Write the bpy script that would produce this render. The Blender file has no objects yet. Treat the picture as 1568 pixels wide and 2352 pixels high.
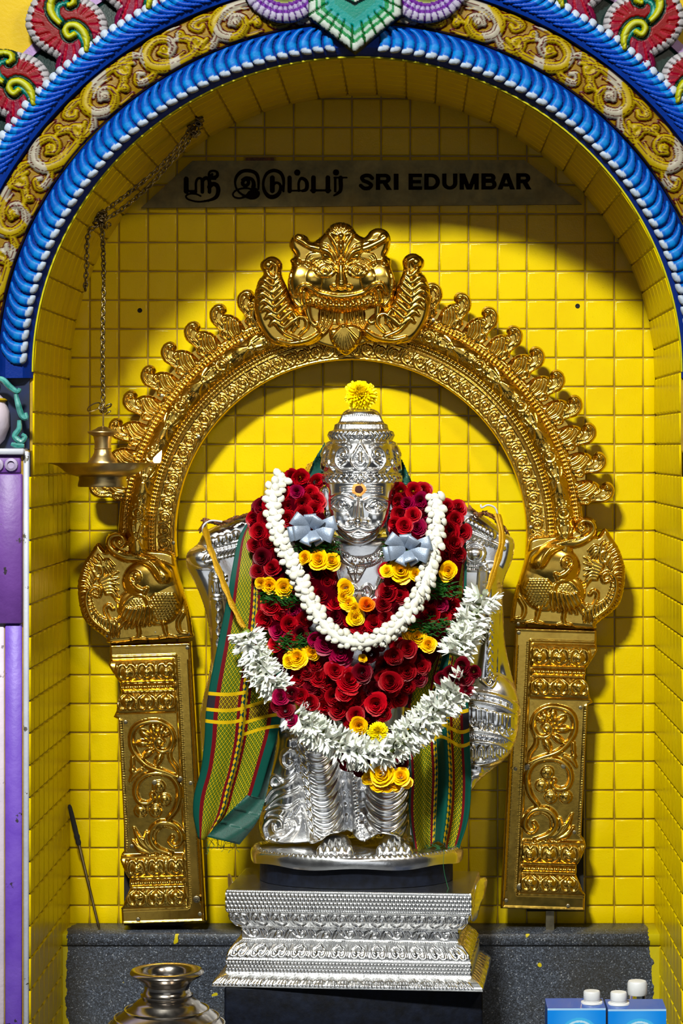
import bpy, math, random
import numpy as np
from mathutils import Vector, Matrix, Euler
R = random.Random(7)
rng = np.random.default_rng(11)
PI = math.pi
SCN = bpy.context.scene
COL = SCN.collection

# ---------------------------------------------------------------- camera
# niche back wall is the plane y = 0, the hall lies towards -y; eye level z = 1.5
D = 4.2                 # camera to back wall, metres
PX = 0.00075            # metres on the back wall per photograph pixel
VX, VY, Z0 = 950.0, 1030.0, 1.5
cam_d = bpy.data.cameras.new('camera'); cam = bpy.data.objects.new('camera', cam_d); COL.objects.link(cam)
cam.location = (0, -D, Z0); cam.rotation_euler = (PI/2, 0, 0)
cam_d.sensor_fit = 'HORIZONTAL'; cam_d.sensor_width = 36.0
cam_d.lens = 36.0*D/(1568*PX)
cam_d.shift_x = -(VX-784)/1568; cam_d.shift_y = -(1176-VY)/1568
cam_d.clip_end = 60
SCN.camera = cam

# ---------------------------------------------------------------- world, lamps, exposure
wd = bpy.data.worlds.new('hall'); SCN.world = wd; wd.use_nodes = True
wd.node_tree.nodes['Background'].inputs[0].default_value = (0.85, 0.90, 1.0, 1)
wd.node_tree.nodes['Background'].inputs[1].default_value = 0.02
def area(name, loc, target, sx, sy, power, col=(1, 1, 1)):
    l = bpy.data.lights.new(name, 'AREA'); l.shape = 'RECTANGLE'; l.size = sx; l.size_y = sy
    l.energy = power; l.color = col
    o = bpy.data.objects.new(name, l); COL.objects.link(o); o.location = loc
    d = Vector(target)-Vector(loc); o.rotation_euler = d.to_track_quat('-Z', 'Y').to_euler()
    return o
area('ceiling_lamp_key', (-0.74, -3.3, 3.78), (-0.1, 0, 1.2), 0.50, 0.22, 350, (0.98, 1.0, 0.93))
area('ceiling_lamp_side', (1.45, -3.0, 3.3), (0, 0, 1.2), 0.4, 0.22, 44, (1.0, 0.87, 0.70))
area('entrance_daylight', (0.6, -8.5, 1.5), (0, 0, 1.1), 4.6, 3.0, 34, (0.90, 0.95, 1.0))
SCN.view_settings.view_transform = 'Standard'; SCN.view_settings.look = 'None'
SCN.view_settings.exposure = 0.0; SCN.view_settings.gamma = 1.0
SCN.view_settings.use_curve_mapping = False

# ---------------------------------------------------------------- helpers
def sc(y): return PX*(D+y)/D
def wx(px, y): return (px-VX)*sc(y)
def wz(py, y): return Z0-(py-VY)*sc(y)
def W(px, py, y): return Vector((wx(px, y), y, wz(py, y)))

def mk(name, V, quads=None, tris=None, smooth=True, mat=None, col=None, uv=None):
    """fast mesh from numpy arrays"""
    me = bpy.data.meshes.new(name)
    V = np.asarray(V, dtype=np.float32)
    q = np.zeros((0, 4), int) if quads is None or len(quads) == 0 else np.asarray(quads, int)
    t = np.zeros((0, 3), int) if tris is None or len(tris) == 0 else np.asarray(tris, int)
    me.vertices.add(len(V)); me.vertices.foreach_set('co', V.ravel())
    nl = q.size+t.size; me.loops.add(nl)
    li = np.concatenate([q.ravel(), t.ravel()]).astype(np.int32)
    me.loops.foreach_set('vertex_index', li)
    npoly = len(q)+len(t); me.polygons.add(npoly)
    ls = np.concatenate([np.arange(len(q))*4, len(q)*4+np.arange(len(t))*3]).astype(np.int32)
    me.polygons.foreach_set('loop_start', ls)
    me.polygons.foreach_set('use_smooth', np.full(npoly, smooth))
    if uv is not None:
        l = me.uv_layers.new(name='UVMap'); l.data.foreach_set('uv', np.asarray(uv, np.float32)[li].ravel())
    if col is not None:
        a = me.color_attributes.new('Col', 'FLOAT_COLOR', 'POINT')
        c4 = np.ones((len(V), 4), np.float32); c4[:, :3] = col; a.data.foreach_set('color', c4.ravel())
    me.update(calc_edges=True); me.validate()
    if mat: me.materials.append(mat)
    return me

def ob(name, me, parent=None, loc=None, rot=None, scale=None):
    o = bpy.data.objects.new(name, me); COL.objects.link(o)
    if parent is not None: o.parent = parent
    if loc is not None: o.location = loc
    if rot is not None: o.rotation_euler = rot
    if scale is not None: o.scale = scale if hasattr(scale, '__len__') else (scale,)*3
    return o
def empty(name, loc=(0, 0, 0), label=None, cat=None, group=None, kind=None):
    o = bpy.data.objects.new(name, None); COL.objects.link(o); o.location = loc; o.empty_display_size = 0.02
    tag(o, label, cat, group, kind); return o
def tag(o, label=None, cat=None, group=None, kind=None):
    if label: o['label'] = label
    if cat: o['category'] = cat
    if group: o['group'] = group
    if kind: o['kind'] = kind
    return o
def adopt(o, parent):
    """parent an object built in world space"""
    o.parent = parent; o.matrix_parent_inverse = Matrix.Translation(-Vector(parent.location)); return o

class MB:
    """collects simple solids into one mesh (world space)"""
    def __init__(s): s.v = []; s.f = []
    def add(s, V, F):
        n = len(s.v); s.v += [tuple(p) for p in V]; s.f += [tuple(i+n for i in f) for f in F]
    def box(s, x0, x1, y0, y1, z0, z1):
        s.add([(x0,y0,z0),(x1,y0,z0),(x1,y1,z0),(x0,y1,z0),(x0,y0,z1),(x1,y0,z1),(x1,y1,z1),(x0,y1,z1)],
              [(0,3,2,1),(4,5,6,7),(0,1,5,4),(1,2,6,5),(2,3,7,6),(3,0,4,7)])
    def tube(s, P, r, n=8, caps=True, flat=1.0):
        P = [Vector(p) for p in P]; m = len(P)
        rr = r if hasattr(r, '__len__') else [r]*m
        up = Vector((0.13, 0.2, 1)).normalized(); V = []; prev = None
        for i, p in enumerate(P):
            t = (P[min(i+1, m-1)]-P[max(i-1, 0)]).normalized()
            a = t.cross(up) if prev is None else prev-t*prev.dot(t)
            if a.length < 1e-6: a = t.cross(Vector((1, 0, 0)))
            a.normalize(); b = t.cross(a); prev = a
            for k in range(n):
                w = 2*PI*k/n; V.append(p+a*math.cos(w)*rr[i]+b*math.sin(w)*rr[i]*flat)
        F = [(i*n+k, i*n+(k+1) % n, (i+1)*n+(k+1) % n, (i+1)*n+k) for i in range(m-1) for k in range(n)]
        if caps: F += [tuple(range(n-1, -1, -1)), tuple((m-1)*n+k for k in range(n))]
        s.add(V, F)
    def lathe(s, prof, c=(0, 0, 0), n=32, closed=True, wob=None):
        V = []; F = []; m = len(prof)
        for (r, z) in prof:
            for k in range(n):
                w = 2*PI*k/n; q = r*(wob(w, z) if wob else 1.0)
                V.append((c[0]+q*math.cos(w), c[1]+q*math.sin(w), c[2]+z))
        for i in range(m-1):
            for k in range(n):
                F.append((i*n+k, i*n+(k+1) % n, (i+1)*n+(k+1) % n, (i+1)*n+k))
        if closed: F += [tuple(range(n-1, -1, -1)), tuple((m-1)*n+k for k in range(n))]
        s.add(V, F)
    def prism(s, P2, f0, f1):
        """P2 2-D outline; f0/f1 map (u,v) to front and back 3-D points"""
        n = len(P2); V = [f0(*p) for p in P2]+[f1(*p) for p in P2]
        s.add(V, [tuple(range(n)), tuple(range(2*n-1, n-1, -1))]+[(i, i+n, (i+1) % n+n, (i+1) % n) for i in range(n)])
    def build(s, name, mat, parent=None, smooth=True, auto=40):
        me = bpy.data.meshes.new(name); me.from_pydata(s.v, [], s.f); me.update()
        bm_fix(me)
        for p in me.polygons: p.use_smooth = smooth
        if smooth and auto: me.set_sharp_from_angle(angle=math.radians(auto))
        if mat: me.materials.append(mat)
        o = bpy.data.objects.new(name, me); COL.objects.link(o)
        if parent is not None: adopt(o, parent)
        return o
import bmesh
def bm_fix(me):
    b = bmesh.new(); b.from_mesh(me); bmesh.ops.recalc_face_normals(b, faces=b.faces); b.to_mesh(me); b.free()
def bevel(o, w, seg=2):
    me = o.data; b = bmesh.new(); b.from_mesh(me)
    bmesh.ops.bevel(b, geom=list(b.edges), offset=w, segments=seg, affect='EDGES', profile=0.5, clamp_overlap=True)
    b.to_mesh(me); b.free()
    for p in me.polygons: p.use_smooth = True
    me.set_sharp_from_angle(angle=math.radians(50)); return o

def spline(P, step=1.0, closed=False):
    """catmull-rom through 2-D / 3-D points, resampled about every `step`"""
    P = np.asarray(P, float)
    if len(P) == 2:
        n = max(2, int(np.linalg.norm(P[1]-P[0])/step)+1); t = np.linspace(0, 1, n)[:, None]; return P[0]*(1-t)+P[1]*t
    Q = np.vstack([2*P[0]-P[1], P, 2*P[-1]-P[-2]]) if not closed else np.vstack([P[-1], P, P[0], P[1]])
    out = []
    for i in range(1, len(Q)-2):
        p0, p1, p2, p3 = Q[i-1:i+3]
        n = max(2, int(np.linalg.norm(p2-p1)/step)); t = np.arange(n)[:, None]/n
        out.append(0.5*((2*p1)+(-p0+p2)*t+(2*p0-5*p1+4*p2-p3)*t*t+(-p0+3*p1-3*p2+p3)*t**3))
    if not closed: out.append(P[-1:])
    return np.vstack(out)

def poly_sdf(X, Y, P):
    """signed distance to a closed polygon, negative inside"""
    P = np.asarray(P, float); n = len(P)
    d2 = np.full(X.shape, 1e18); ins = np.zeros(X.shape, bool)
    for i in range(n):
        ax, ay = P[i]; bx, by = P[(i+1) % n]
        ex, ey = bx-ax, by-ay; L = ex*ex+ey*ey
        if L < 1e-9: continue
        t = np.clip(((X-ax)*ex+(Y-ay)*ey)/L, 0, 1)
        d2 = np.minimum(d2, (X-ax-t*ex)**2+(Y-ay-t*ey)**2)
        if by != ay:
            c = ((ay > Y) != (by > Y)) & (X < (bx-ax)*(Y-ay)/(by-ay)+ax); ins ^= c
    d = np.sqrt(d2); d[ins] *= -1; return d

class Relief:
    """embossed sheet: a height field over a traced outline, built as a mesh with a real rim"""
    def __init__(s, x0, y0, x1, y1, step, outline=None, smooth=True):
        nx = int(round((x1-x0)/step))+1; ny = int(round((y1-y0)/step))+1
        s.step = step
        s.xs = np.linspace(x0, x1, nx); s.ys = np.linspace(y0, y1, ny)
        s.X, s.Y = np.meshgrid(s.xs, s.ys)
        s.H = np.zeros(s.X.shape); s.L = np.zeros(s.X.shape)
        s.sdf = None; s.near = np.full(s.X.shape, 1e9)
        if outline is not None:
            P = spline(outline, max(step*2.5, 3), closed=True) if smooth else np.asarray(outline, float)
            s.sdf = poly_sdf(s.X, s.Y, P)
    def pillow(s, h, w):
        t = np.clip(-s.sdf/w, 0, 1); s.H += h*np.sqrt(np.clip(1-(1-t)**2, 0, 1))
    def _win(s, xa, xb, ya, yb):
        i0 = max(0, np.searchsorted(s.xs, xa)-1); i1 = min(len(s.xs), np.searchsorted(s.xs, xb)+1)
        j0 = max(0, np.searchsorted(s.ys, ya)-1); j1 = min(len(s.ys), np.searchsorted(s.ys, yb)+1)
        return slice(j0, j1), slice(i0, i1)
    def stroke(s, P, r, h, prof='round', pw=1.0, straight=False):
        """raised tube along a curve; r, h scalars or (start, end) or lists"""
        C = np.asarray(P, float) if straight else spline(P, max(s.step*0.9, 0.8))
        m = len(C); t = np.linspace(0, 1, m)
        rr = np.interp(t, np.linspace(0, 1, len(r)), r) if hasattr(r, '__len__') else np.full(m, float(r))
        hh = np.interp(t, np.linspace(0, 1, len(h)), h) if hasattr(h, '__len__') else np.full(m, float(h))
        rm = rr.max()+6
        w = s._win(C[:, 0].min()-rm, C[:, 0].max()+rm, C[:, 1].min()-rm, C[:, 1].max()+rm)
        x = s.X[w]; y = s.Y[w]
        if x.size == 0: return
        xf = x.ravel(); yf = y.ravel()
        best = np.full(xf.shape, 1e18); bi = np.zeros(xf.shape, int)
        for a in range(0, m, 64):
            d2 = (xf[:, None]-C[None, a:a+64, 0])**2+(yf[:, None]-C[None, a:a+64, 1])**2
            k = d2.argmin(1); v = d2[np.arange(len(xf)), k]; b = v < best; best[b] = v[b]; bi[b] = k[b]+a
        d = np.sqrt(best); q = np.clip(d/rr[bi], 0, 1)
        if prof == 'round': v = np.sqrt(1-q*q)
        elif prof == 'cos': v = 0.5+0.5*np.cos(PI*q)
        else: v = np.clip((1-q)*3, 0, 1)
        s.L[w] = np.maximum(s.L[w], (hh[bi]*v).reshape(x.shape))
        s.near[w] = np.minimum(s.near[w], (d-rr[bi]).reshape(x.shape))
    def dome(s, cx, cy, rx, ry, h, ang=0.0, p=1.0):
        rm = max(rx, ry)+1; w = s._win(cx-rm, cx+rm, cy-rm, cy+rm)
        x = s.X[w]-cx; y = s.Y[w]-cy; ca, sa = math.cos(ang), math.sin(ang)
        q = ((x*ca+y*sa)/rx)**2+((-x*sa+y*ca)/ry)**2
        s.L[w] = np.maximum(s.L[w], h*np.clip(1-q, 0, 1)**(0.5*p))
        s.near[w] = np.minimum(s.near[w], (np.sqrt(q)-1)*min(rx, ry))
    def ring(s, cx, cy, r, tube, h):
        rm = r+tube; w = s._win(cx-rm, cx+rm, cy-rm, cy+rm)
        d = np.abs(np.hypot(s.X[w]-cx, s.Y[w]-cy)-r)
        s.L[w] = np.maximum(s.L[w], h*np.sqrt(np.clip(1-(d/tube)**2, 0, 1)))
    def beads(s, P, gap, r, h):
        C = spline(P, 0.8); L = np.concatenate([[0], np.cumsum(np.linalg.norm(np.diff(C, axis=0), axis=1))])
        for a in np.arange(gap/2, L[-1], gap):
            s.dome(np.interp(a, L, C[:, 0]), np.interp(a, L, C[:, 1]), r, r, h)
    def flush(s, sign=1): s.H += sign*s.L; s.L[:] = 0
    def mesh(s, name, mapf, mat, back=None, col=None):
        X = s.X.copy(); Y = s.Y.copy(); H = s.H
        ny, nx = X.shape
        if s.sdf is not None:
            gy, gx = np.gradient(s.sdf, s.ys, s.xs)
            m = np.abs(s.sdf) < s.step*0.75
            X[m] -= (s.sdf*gx)[m]; Y[m] -= (s.sdf*gy)[m]
            inside = s.sdf < s.step*0.5
        else: inside = np.ones(X.shape, bool)
        idx = np.full(X.shape, -1); idx[inside] = np.arange(inside.sum())
        a, b, c, d = idx[:-1, :-1], idx[:-1, 1:], idx[1:, 1:], idx[1:, :-1]
        ok = np.stack([a >= 0, b >= 0, c >= 0, d >= 0]); n4 = ok.sum(0)
        f = n4 == 4
        Q = np.stack([a[f], d[f], c[f], b[f]], 1)
        T = []
        for miss, tri in ((0, (d, c, b)), (1, (a, d, c)), (2, (a, d, b)), (3, (a, c, b))):
            g = (n4 == 3) & ~ok[miss]; T.append(np.stack([tri[0][g], tri[1][g], tri[2][g]], 1))
        T = np.vstack(T)
        x, y, h = X[inside], Y[inside], H[inside]
        V = np.stack(mapf(x, y, h), 1)
        cc = None if col is None else col[inside]
        if back is not None:
            E = np.vstack([Q[:, [0, 1]], Q[:, [1, 2]], Q[:, [2, 3]], Q[:, [3, 0]], T[:, [0, 1]], T[:, [1, 2]], T[:, [2, 0]]])
            key = np.sort(E, 1); k1 = key[:, 0].astype(np.int64)*len(V)+key[:, 1]
            u, ix, ct = np.unique(k1, return_index=True, return_counts=True)
            B = E[ix[ct == 1]]
            bv = np.unique(B); mp = np.full(len(V), -1); mp[bv] = len(V)+np.arange(len(bv))
            Vb = np.stack(mapf(x[bv], y[bv], np.full(len(bv), float(back))), 1)
            Qr = np.stack([B[:, 1], B[:, 0], mp[B[:, 0]], mp[B[:, 1]]], 1)
            V = np.vstack([V, Vb]); Q = np.vstack([Q, Qr])
            if cc is not None: cc = np.vstack([cc, cc[bv]])
        return mk(name, V, Q, T, True, mat, cc)

def planar(y0, dx=0.0, dy=0.0, mirror=None):
    """map (px, py, height px) of the photograph to a sheet standing at depth y0"""
    k = sc(y0)
    def f(x, y, h):
        xx = x if mirror is None else mirror-x
        return ((xx+dx-VX)*k, y0-h*k, Z0-(y+dy-VY)*k)
    return f
def crop(ox, oy, s): return lambda pts: [(ox+x/s, oy+y/s) for x, y in pts]
# ---------------------------------------------------------------- materials
def new_mat(name):
    m = bpy.data.materials.new(name); m.use_nodes = True
    nt = m.node_tree; b = nt.nodes['Principled BSDF']; return m, nt, b
def nd(nt, t, **kw):
    n = nt.nodes.new(t)
    for k, v in kw.items(): setattr(n, k, v)
    return n
def lk(nt, a, b): nt.links.new(a, b)
def val(nt, sock, v):
    if hasattr(v, 'links') or hasattr(v, 'is_linked'): nt.links.new(v, sock)
    else: sock.default_value = v
def mth(nt, op, a, b=None, c=None):
    n = nd(nt, 'ShaderNodeMath', operation=op)
    for i, v in enumerate((a, b, c)):
        if v is not None: val(nt, n.inputs[i], v)
    return n.outputs[0]
def mix(nt, f, a, b):
    n = nd(nt, 'ShaderNodeMix', data_type='RGBA')
    val(nt, n.inputs[0], f)
    for i, v in ((6, a), (7, b)):
        if isinstance(v, tuple): n.inputs[i].default_value = (*v[:3], 1)
        else: nt.links.new(v, n.inputs[i])
    return n.outputs[2]
def noise(nt, scale, detail=3, rough=0.55, vec=None, coord='Object'):
    n = nd(nt, 'ShaderNodeTexNoise'); n.inputs['Scale'].default_value = scale
    n.inputs['Detail'].default_value = detail; n.inputs['Roughness'].default_value = rough
    if vec is None: vec = nd(nt, 'ShaderNodeTexCoord').outputs[coord]
    lk(nt, vec, n.inputs['Vector']); return n.outputs['Fac']
def ramp(nt, f, stops, interp='LINEAR'):
    n = nd(nt, 'ShaderNodeValToRGB'); n.color_ramp.interpolation = interp; e = n.color_ramp.elements
    while len(e) < len(stops): e.new(0.5)
    for i, (p, c) in enumerate(stops):
        e[i].position = p; e[i].color = (*c[:3], 1) if hasattr(c, '__len__') else (c, c, c, 1)
    val(nt, n.inputs[0], f); return n.outputs[0]
def bump(nt, b, h, strength, dist=0.002):
    n = nd(nt, 'ShaderNodeBump'); n.inputs['Strength'].default_value = strength; n.inputs['Distance'].default_value = dist
    lk(nt, h, n.inputs['Height']); lk(nt, n.outputs[0], b.inputs['Normal'])
def geo_pos(nt): return nd(nt, 'ShaderNodeNewGeometry').outputs['Position']

def simple(name, c1, c2=None, rough=0.5, metal=0.0, scale=40, bmp=0.0, bscale=200, spec=0.5, rand=0.0, coat=0.0):
    m, nt, b = new_mat(name); P = geo_pos(nt)
    b.inputs['Roughness'].default_value = rough; b.inputs['Metallic'].default_value = metal
    b.inputs['Specular IOR Level'].default_value = spec; b.inputs['Coat Weight'].default_value = coat
    c2 = c2 or tuple(v*0.8 for v in c1)
    f = ramp(nt, noise(nt, scale, 4, vec=P), [(0.32, 0), (0.68, 1)])
    c = mix(nt, f, c2, c1)
    if rand:
        r = nd(nt, 'ShaderNodeObjectInfo').outputs['Random']
        h = nd(nt, 'ShaderNodeHueSaturation'); lk(nt, c, h.inputs['Color'])
        lk(nt, mth(nt, 'MULTIPLY_ADD', r, rand, 1-rand*0.55), h.inputs['Value']); c = h.outputs[0]
    lk(nt, c, b.inputs['Base Color'])
    if bmp: bump(nt, b, noise(nt, bscale, 3, vec=P), bmp)
    return m
def attr_mat(name, rough=0.45, spec=0.5, bmp=0.15, coat=0.0, dirt=0.25, metal=0.0):
    m, nt, b = new_mat(name); P = geo_pos(nt)
    a = nd(nt, 'ShaderNodeVertexColor', layer_name='Col')
    f = mth(nt, 'MULTIPLY_ADD', noise(nt, 90, 4, vec=P), dirt*2, 1-dirt)
    h = nd(nt, 'ShaderNodeHueSaturation'); lk(nt, a.outputs[0], h.inputs['Color']); lk(nt, f, h.inputs['Value'])
    lk(nt, h.outputs[0], b.inputs['Base Color'])
    b.inputs['Roughness'].default_value = rough; b.inputs['Specular IOR Level'].default_value = spec
    b.inputs['Coat Weight'].default_value = coat; b.inputs['Metallic'].default_value = metal
    bump(nt, b, noise(nt, 260, 3, vec=P), bmp)
    return m
def yellow_mat():
    m, nt, b = new_mat('yellow_gloss_paint'); P = geo_pos(nt)
    f = ramp(nt, noise(nt, 9, 5, vec=P), [(0.3, 0), (0.7, 1)])
    c = mix(nt, f, (0.74, 0.51, 0.0005), (0.80, 0.59, 0.0006))
    sp = ramp(nt, noise(nt, 330, 2, vec=P), [(0.26, 1), (0.31, 0)])          # specks of grime
    c = mix(nt, mth(nt, 'MULTIPLY', sp, 0.35), c, (0.12, 0.08, 0.01))
    lk(nt, c, b.inputs['Base Color'])
    b.inputs['Roughness'].default_value = 0.20; b.inputs['Specular IOR Level'].default_value = 0.12
    hgt = mth(nt, 'ADD', noise(nt, 420, 3, vec=P), mth(nt, 'MULTIPLY', noise(nt, 60, 2, vec=P), 1.5))
    bump(nt, b, hgt, 0.22, 0.0012)
    return m
def metal_mat(name, c1, c2, r0, r1, bmp=0.06, bscale=160, stain=None):
    m, nt, b = new_mat(name); P = geo_pos(nt)
    f = ramp(nt, noise(nt, 22, 5, 0.65, vec=P), [(0.33, 0), (0.67, 1)])
    c = mix(nt, f, c2, c1)
    if stain:
        s = ramp(nt, noise(nt, 55, 6, 0.7, vec=P), [(0.52, 0), (0.72, 1)])
        c = mix(nt, mth(nt, 'MULTIPLY', s, 0.5), c, stain)
    lk(nt, c, b.inputs['Base Color'])
    b.inputs['Metallic'].default_value = 1.0
    lk(nt, mth(nt, 'MULTIPLY_ADD', noise(nt, 70, 3, vec=P), r1-r0, r0), b.inputs['Roughness'])
    bump(nt, b, noise(nt, bscale, 3, vec=P), bmp, 0.0015)
    return m
def granite_mat(name, base, light, paint=False):
    m, nt, b = new_mat(name); P = geo_pos(nt)
    vo = nd(nt, 'ShaderNodeTexVoronoi'); vo.inputs['Scale'].default_value = 620; lk(nt, P, vo.inputs['Vector'])
    sv = nd(nt, 'ShaderNodeSeparateColor'); lk(nt, vo.outputs['Color'], sv.inputs[0])
    c = ramp(nt, sv.outputs[0], [(0.0, tuple(v*0.3 for v in base)), (0.35, tuple(v*0.7 for v in base)), (0.70, tuple(v*1.3 for v in base)), (0.93, tuple(v*2.4 for v in base)), (0.975, light)], 'CONSTANT')
    c = mix(nt, mth(nt, 'MULTIPLY', ramp(nt, noise(nt, 7, 4, vec=P), [(0.42, 0), (0.62, 1)]), 0.55), c, (0.035, 0.028, 0.015))
    if paint:     # yellow wall paint smeared over the stone along the two corners
        sp = nd(nt, 'ShaderNodeSeparateXYZ'); lk(nt, P, sp.inputs[0])
        w = mth(nt, 'MULTIPLY', mth(nt, 'SUBTRACT', noise(nt, 16, 5, 0.6, vec=P), 0.5), 0.045)
        xr = mth(nt, 'GREATER_THAN', mth(nt, 'ADD', sp.outputs[0], w), 0.398)
        xl = mth(nt, 'LESS_THAN', mth(nt, 'ADD', sp.outputs[0], w), -0.583)
        dr = ramp(nt, noise(nt, 34, 1, vec=P), [(0.735, 0), (0.745, 1)])
        c = mix(nt, mth(nt, 'MAXIMUM', mth(nt, 'MAXIMUM', xr, xl), dr), c, (0.62, 0.50, 0.01))
    lk(nt, c, b.inputs['Base Color']); b.inputs['Roughness'].default_value = 0.42
    bump(nt, b, noise(nt, 300, 2, vec=P), 0.1)
    return m
def petal_mat(name, c1, c2, rand=0.5, sss=0.12):
    m, nt, b = new_mat(name); P = geo_pos(nt)
    r = nd(nt, 'ShaderNodeObjectInfo').outputs['Random']
    f = noise(nt, 120, 3, vec=P)
    c = mix(nt, mth(nt, 'MULTIPLY_ADD', f, 0.5, mth(nt, 'MULTIPLY', r, 0.6)), c1, c2)
    h = nd(nt, 'ShaderNodeHueSaturation'); lk(nt, c, h.inputs['Color'])
    lk(nt, mth(nt, 'MULTIPLY_ADD', mth(nt, 'FRACT', mth(nt, 'MULTIPLY', r, 7.3)), rand, 1-rand*0.5), h.inputs['Value'])
    lk(nt, h.outputs[0], b.inputs['Base Color'])
    b.inputs['Roughness'].default_value = 0.45; b.inputs['Specular IOR Level'].default_value = 0.22
    b.inputs['Subsurface Weight'].default_value = sss; b.inputs['Subsurface Radius'].default_value = (0.004, 0.002, 0.001)
    b.inputs['Subsurface Scale'].default_value = 0.5
    return m
def silk_mat(name, stops, bands):
    """woven silk: u across (stripe plan), v = photograph rows in hundreds of pixels"""
    m, nt, b = new_mat(name)
    sp = nd(nt, 'ShaderNodeSeparateXYZ'); lk(nt, nd(nt, 'ShaderNodeTexCoord').outputs['UV'], sp.inputs[0])
    u, v = sp.outputs[0], sp.outputs[1]
    G, MR, GO, T = (0.003, 0.075, 0.055), (0.16, 0.004, 0.008), (0.62, 0.43, 0.012), (0.003, 0.085, 0.012)
    code = {'g': 0.1, 'm': 0.3, 'z': 0.5, 't': 0.7}
    kind = ramp(nt, u, [(p, code[k]) for p, k in stops], 'CONSTANT')
    us = mth(nt, 'MULTIPLY', u, 1.55)           # u spans about 155 px of cloth
    a = mth(nt, 'PINGPONG', mth(nt, 'MULTIPLY', us, 12.5), 0.5); c = mth(nt, 'PINGPONG', mth(nt, 'MULTIPLY', v, 8.3), 0.5)
    dm = mth(nt, 'ADD', a, c)                                     # 0..1 diamond distance
    lattice = mth(nt, 'LESS_THAN', mth(nt, 'ABSOLUTE', mth(nt, 'SUBTRACT', dm, 0.5)), 0.105)
    dot = mth(nt, 'LESS_THAN', dm, 0.12); dot2 = mth(nt, 'GREATER_THAN', dm, 0.88)
    zl = mth(nt, 'MAXIMUM', lattice, mth(nt, 'MAXIMUM', dot, dot2))
    def inband(lo, hi): return mth(nt, 'MULTIPLY', mth(nt, 'GREATER_THAN', v, lo), mth(nt, 'LESS_THAN', v, hi))
    gold = None
    for p in bands:
        q = inband(p-0.035, p+0.045); gold = q if gold is None else mth(nt, 'MAXIMUM', gold, q)
    brown = inband(bands[0]+.045, bands[1]-.035)
    ground = mix(nt, brown, T, (0.05, 0.022, 0.015))
    zari = mix(nt, zl, ground, GO)
    tri = mth(nt, 'GREATER_THAN', mth(nt, 'PINGPONG', mth(nt, 'MULTIPLY', v, 7.0), 0.5),
              mth(nt, 'MULTIPLY', mth(nt, 'PINGPONG', mth(nt, 'MULTIPLY', us, 14.0), 0.5), 1.0))
    trc = mix(nt, tri, (0.003, 0.055, 0.05), (0.70, 0.45, 0.015))
    gr = mix(nt, brown, G, (0.022, 0.02, 0.03))
    col = mix(nt, mth(nt, 'GREATER_THAN', kind, 0.2), gr, MR)
    col = mix(nt, mth(nt, 'GREATER_THAN', kind, 0.4), col, zari)
    col = mix(nt, mth(nt, 'GREATER_THAN', kind, 0.6), col, trc)
    col = mix(nt, gold, col, (0.78, 0.50, 0.02))
    lk(nt, col, b.inputs['Base Color']); b.inputs['Roughness'].default_value = 0.55
    b.inputs['Specular IOR Level'].default_value = 0.15
    wv = nd(nt, 'ShaderNodeTexWave'); wv.inputs['Scale'].default_value = 60
    mp = nd(nt, 'ShaderNodeTexCoord'); lk(nt, mp.outputs['UV'], wv.inputs['Vector'])
    bump(nt, b, mth(nt, 'ADD', wv.outputs['Fac'], zl), 0.25, 0.0006)
    return m

M = {}
M['yellow'] = yellow_mat()
M['grout'] = simple('yellow_grout', (0.42, 0.26, 0.001), (0.30, 0.17, 0.001), rough=0.4, bmp=0.2)
M['brass'] = metal_mat('embossed_brass', (0.67, 0.435, 0.08), (0.52, 0.315, 0.05), 0.13, 0.27, 0.05, stain=(0.34, 0.17, 0.03))
M['old_brass'] = metal_mat('dull_lamp_brass', (0.56, 0.42, 0.20), (0.36, 0.26, 0.11), 0.24, 0.42, 0.05)
M['dark_brass'] = metal_mat('tarnished_sign_brass', (0.20, 0.155, 0.06), (0.10, 0.085, 0.04), 0.42, 0.6, 0.04)
M['chain'] = metal_mat('chain_bronze', (0.26, 0.20, 0.10), (0.10, 0.075, 0.04), 0.28, 0.45, 0.04)
M['silver'] = metal_mat('beaten_silver', (0.94, 0.935, 0.93), (0.86, 0.86, 0.87), 0.14, 0.28, 0.10, 130)
M['steel'] = metal_mat('polished_pot_metal', (0.46, 0.42, 0.38), (0.34, 0.30, 0.26), 0.12, 0.26, 0.02)
M['bolt'] = metal_mat('zinc_bolt', (0.30, 0.27, 0.18), (0.14, 0.12, 0.08), 0.3, 0.5)
M['granite'] = granite_mat('grey_terrazzo', (0.07, 0.082, 0.11), (0.36, 0.38, 0.42), True)
M['granite_plain'] = granite_mat('grey_terrazzo_shelf', (0.07, 0.082, 0.11), (0.36, 0.38, 0.42))
M['black_stone'] = simple('black_stone', (0.007, 0.010, 0.022), (0.002, 0.0025, 0.005), rough=0.6, scale=60, bmp=0.4, bscale=90, spec=0.12)
M['paint'] = attr_mat('stucco_gloss_paint', 0.42, 0.10, 0.2, 0.0, 0.22)
M['gold_wall'] = simple('golden_wall_paint', (0.74, 0.50, 0.004), (0.62, 0.40, 0.01), rough=0.5, scale=14, bmp=0.2, spec=0.1)
M['hole'] = simple('drill_hole_dark', (0.004, 0.003, 0.002), rough=0.9)
M['sign_ink'] = simple('dark_sign_letters', (0.006, 0.002, 0.002), rough=0.7, spec=0.03)
M['rose'] = petal_mat('red_rose_petal', (0.36, 0.001, 0.006), (0.56, 0.003, 0.012), 0.7)
M['rose_dark'] = petal_mat('dark_red_rose_petal', (0.13, 0.0, 0.006), (0.22, 0.001, 0.012), 0.5)
M['rose_pink'] = petal_mat('magenta_rose_petal', (0.36, 0.001, 0.045), (0.45, 0.004, 0.07), 0.4)
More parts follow.
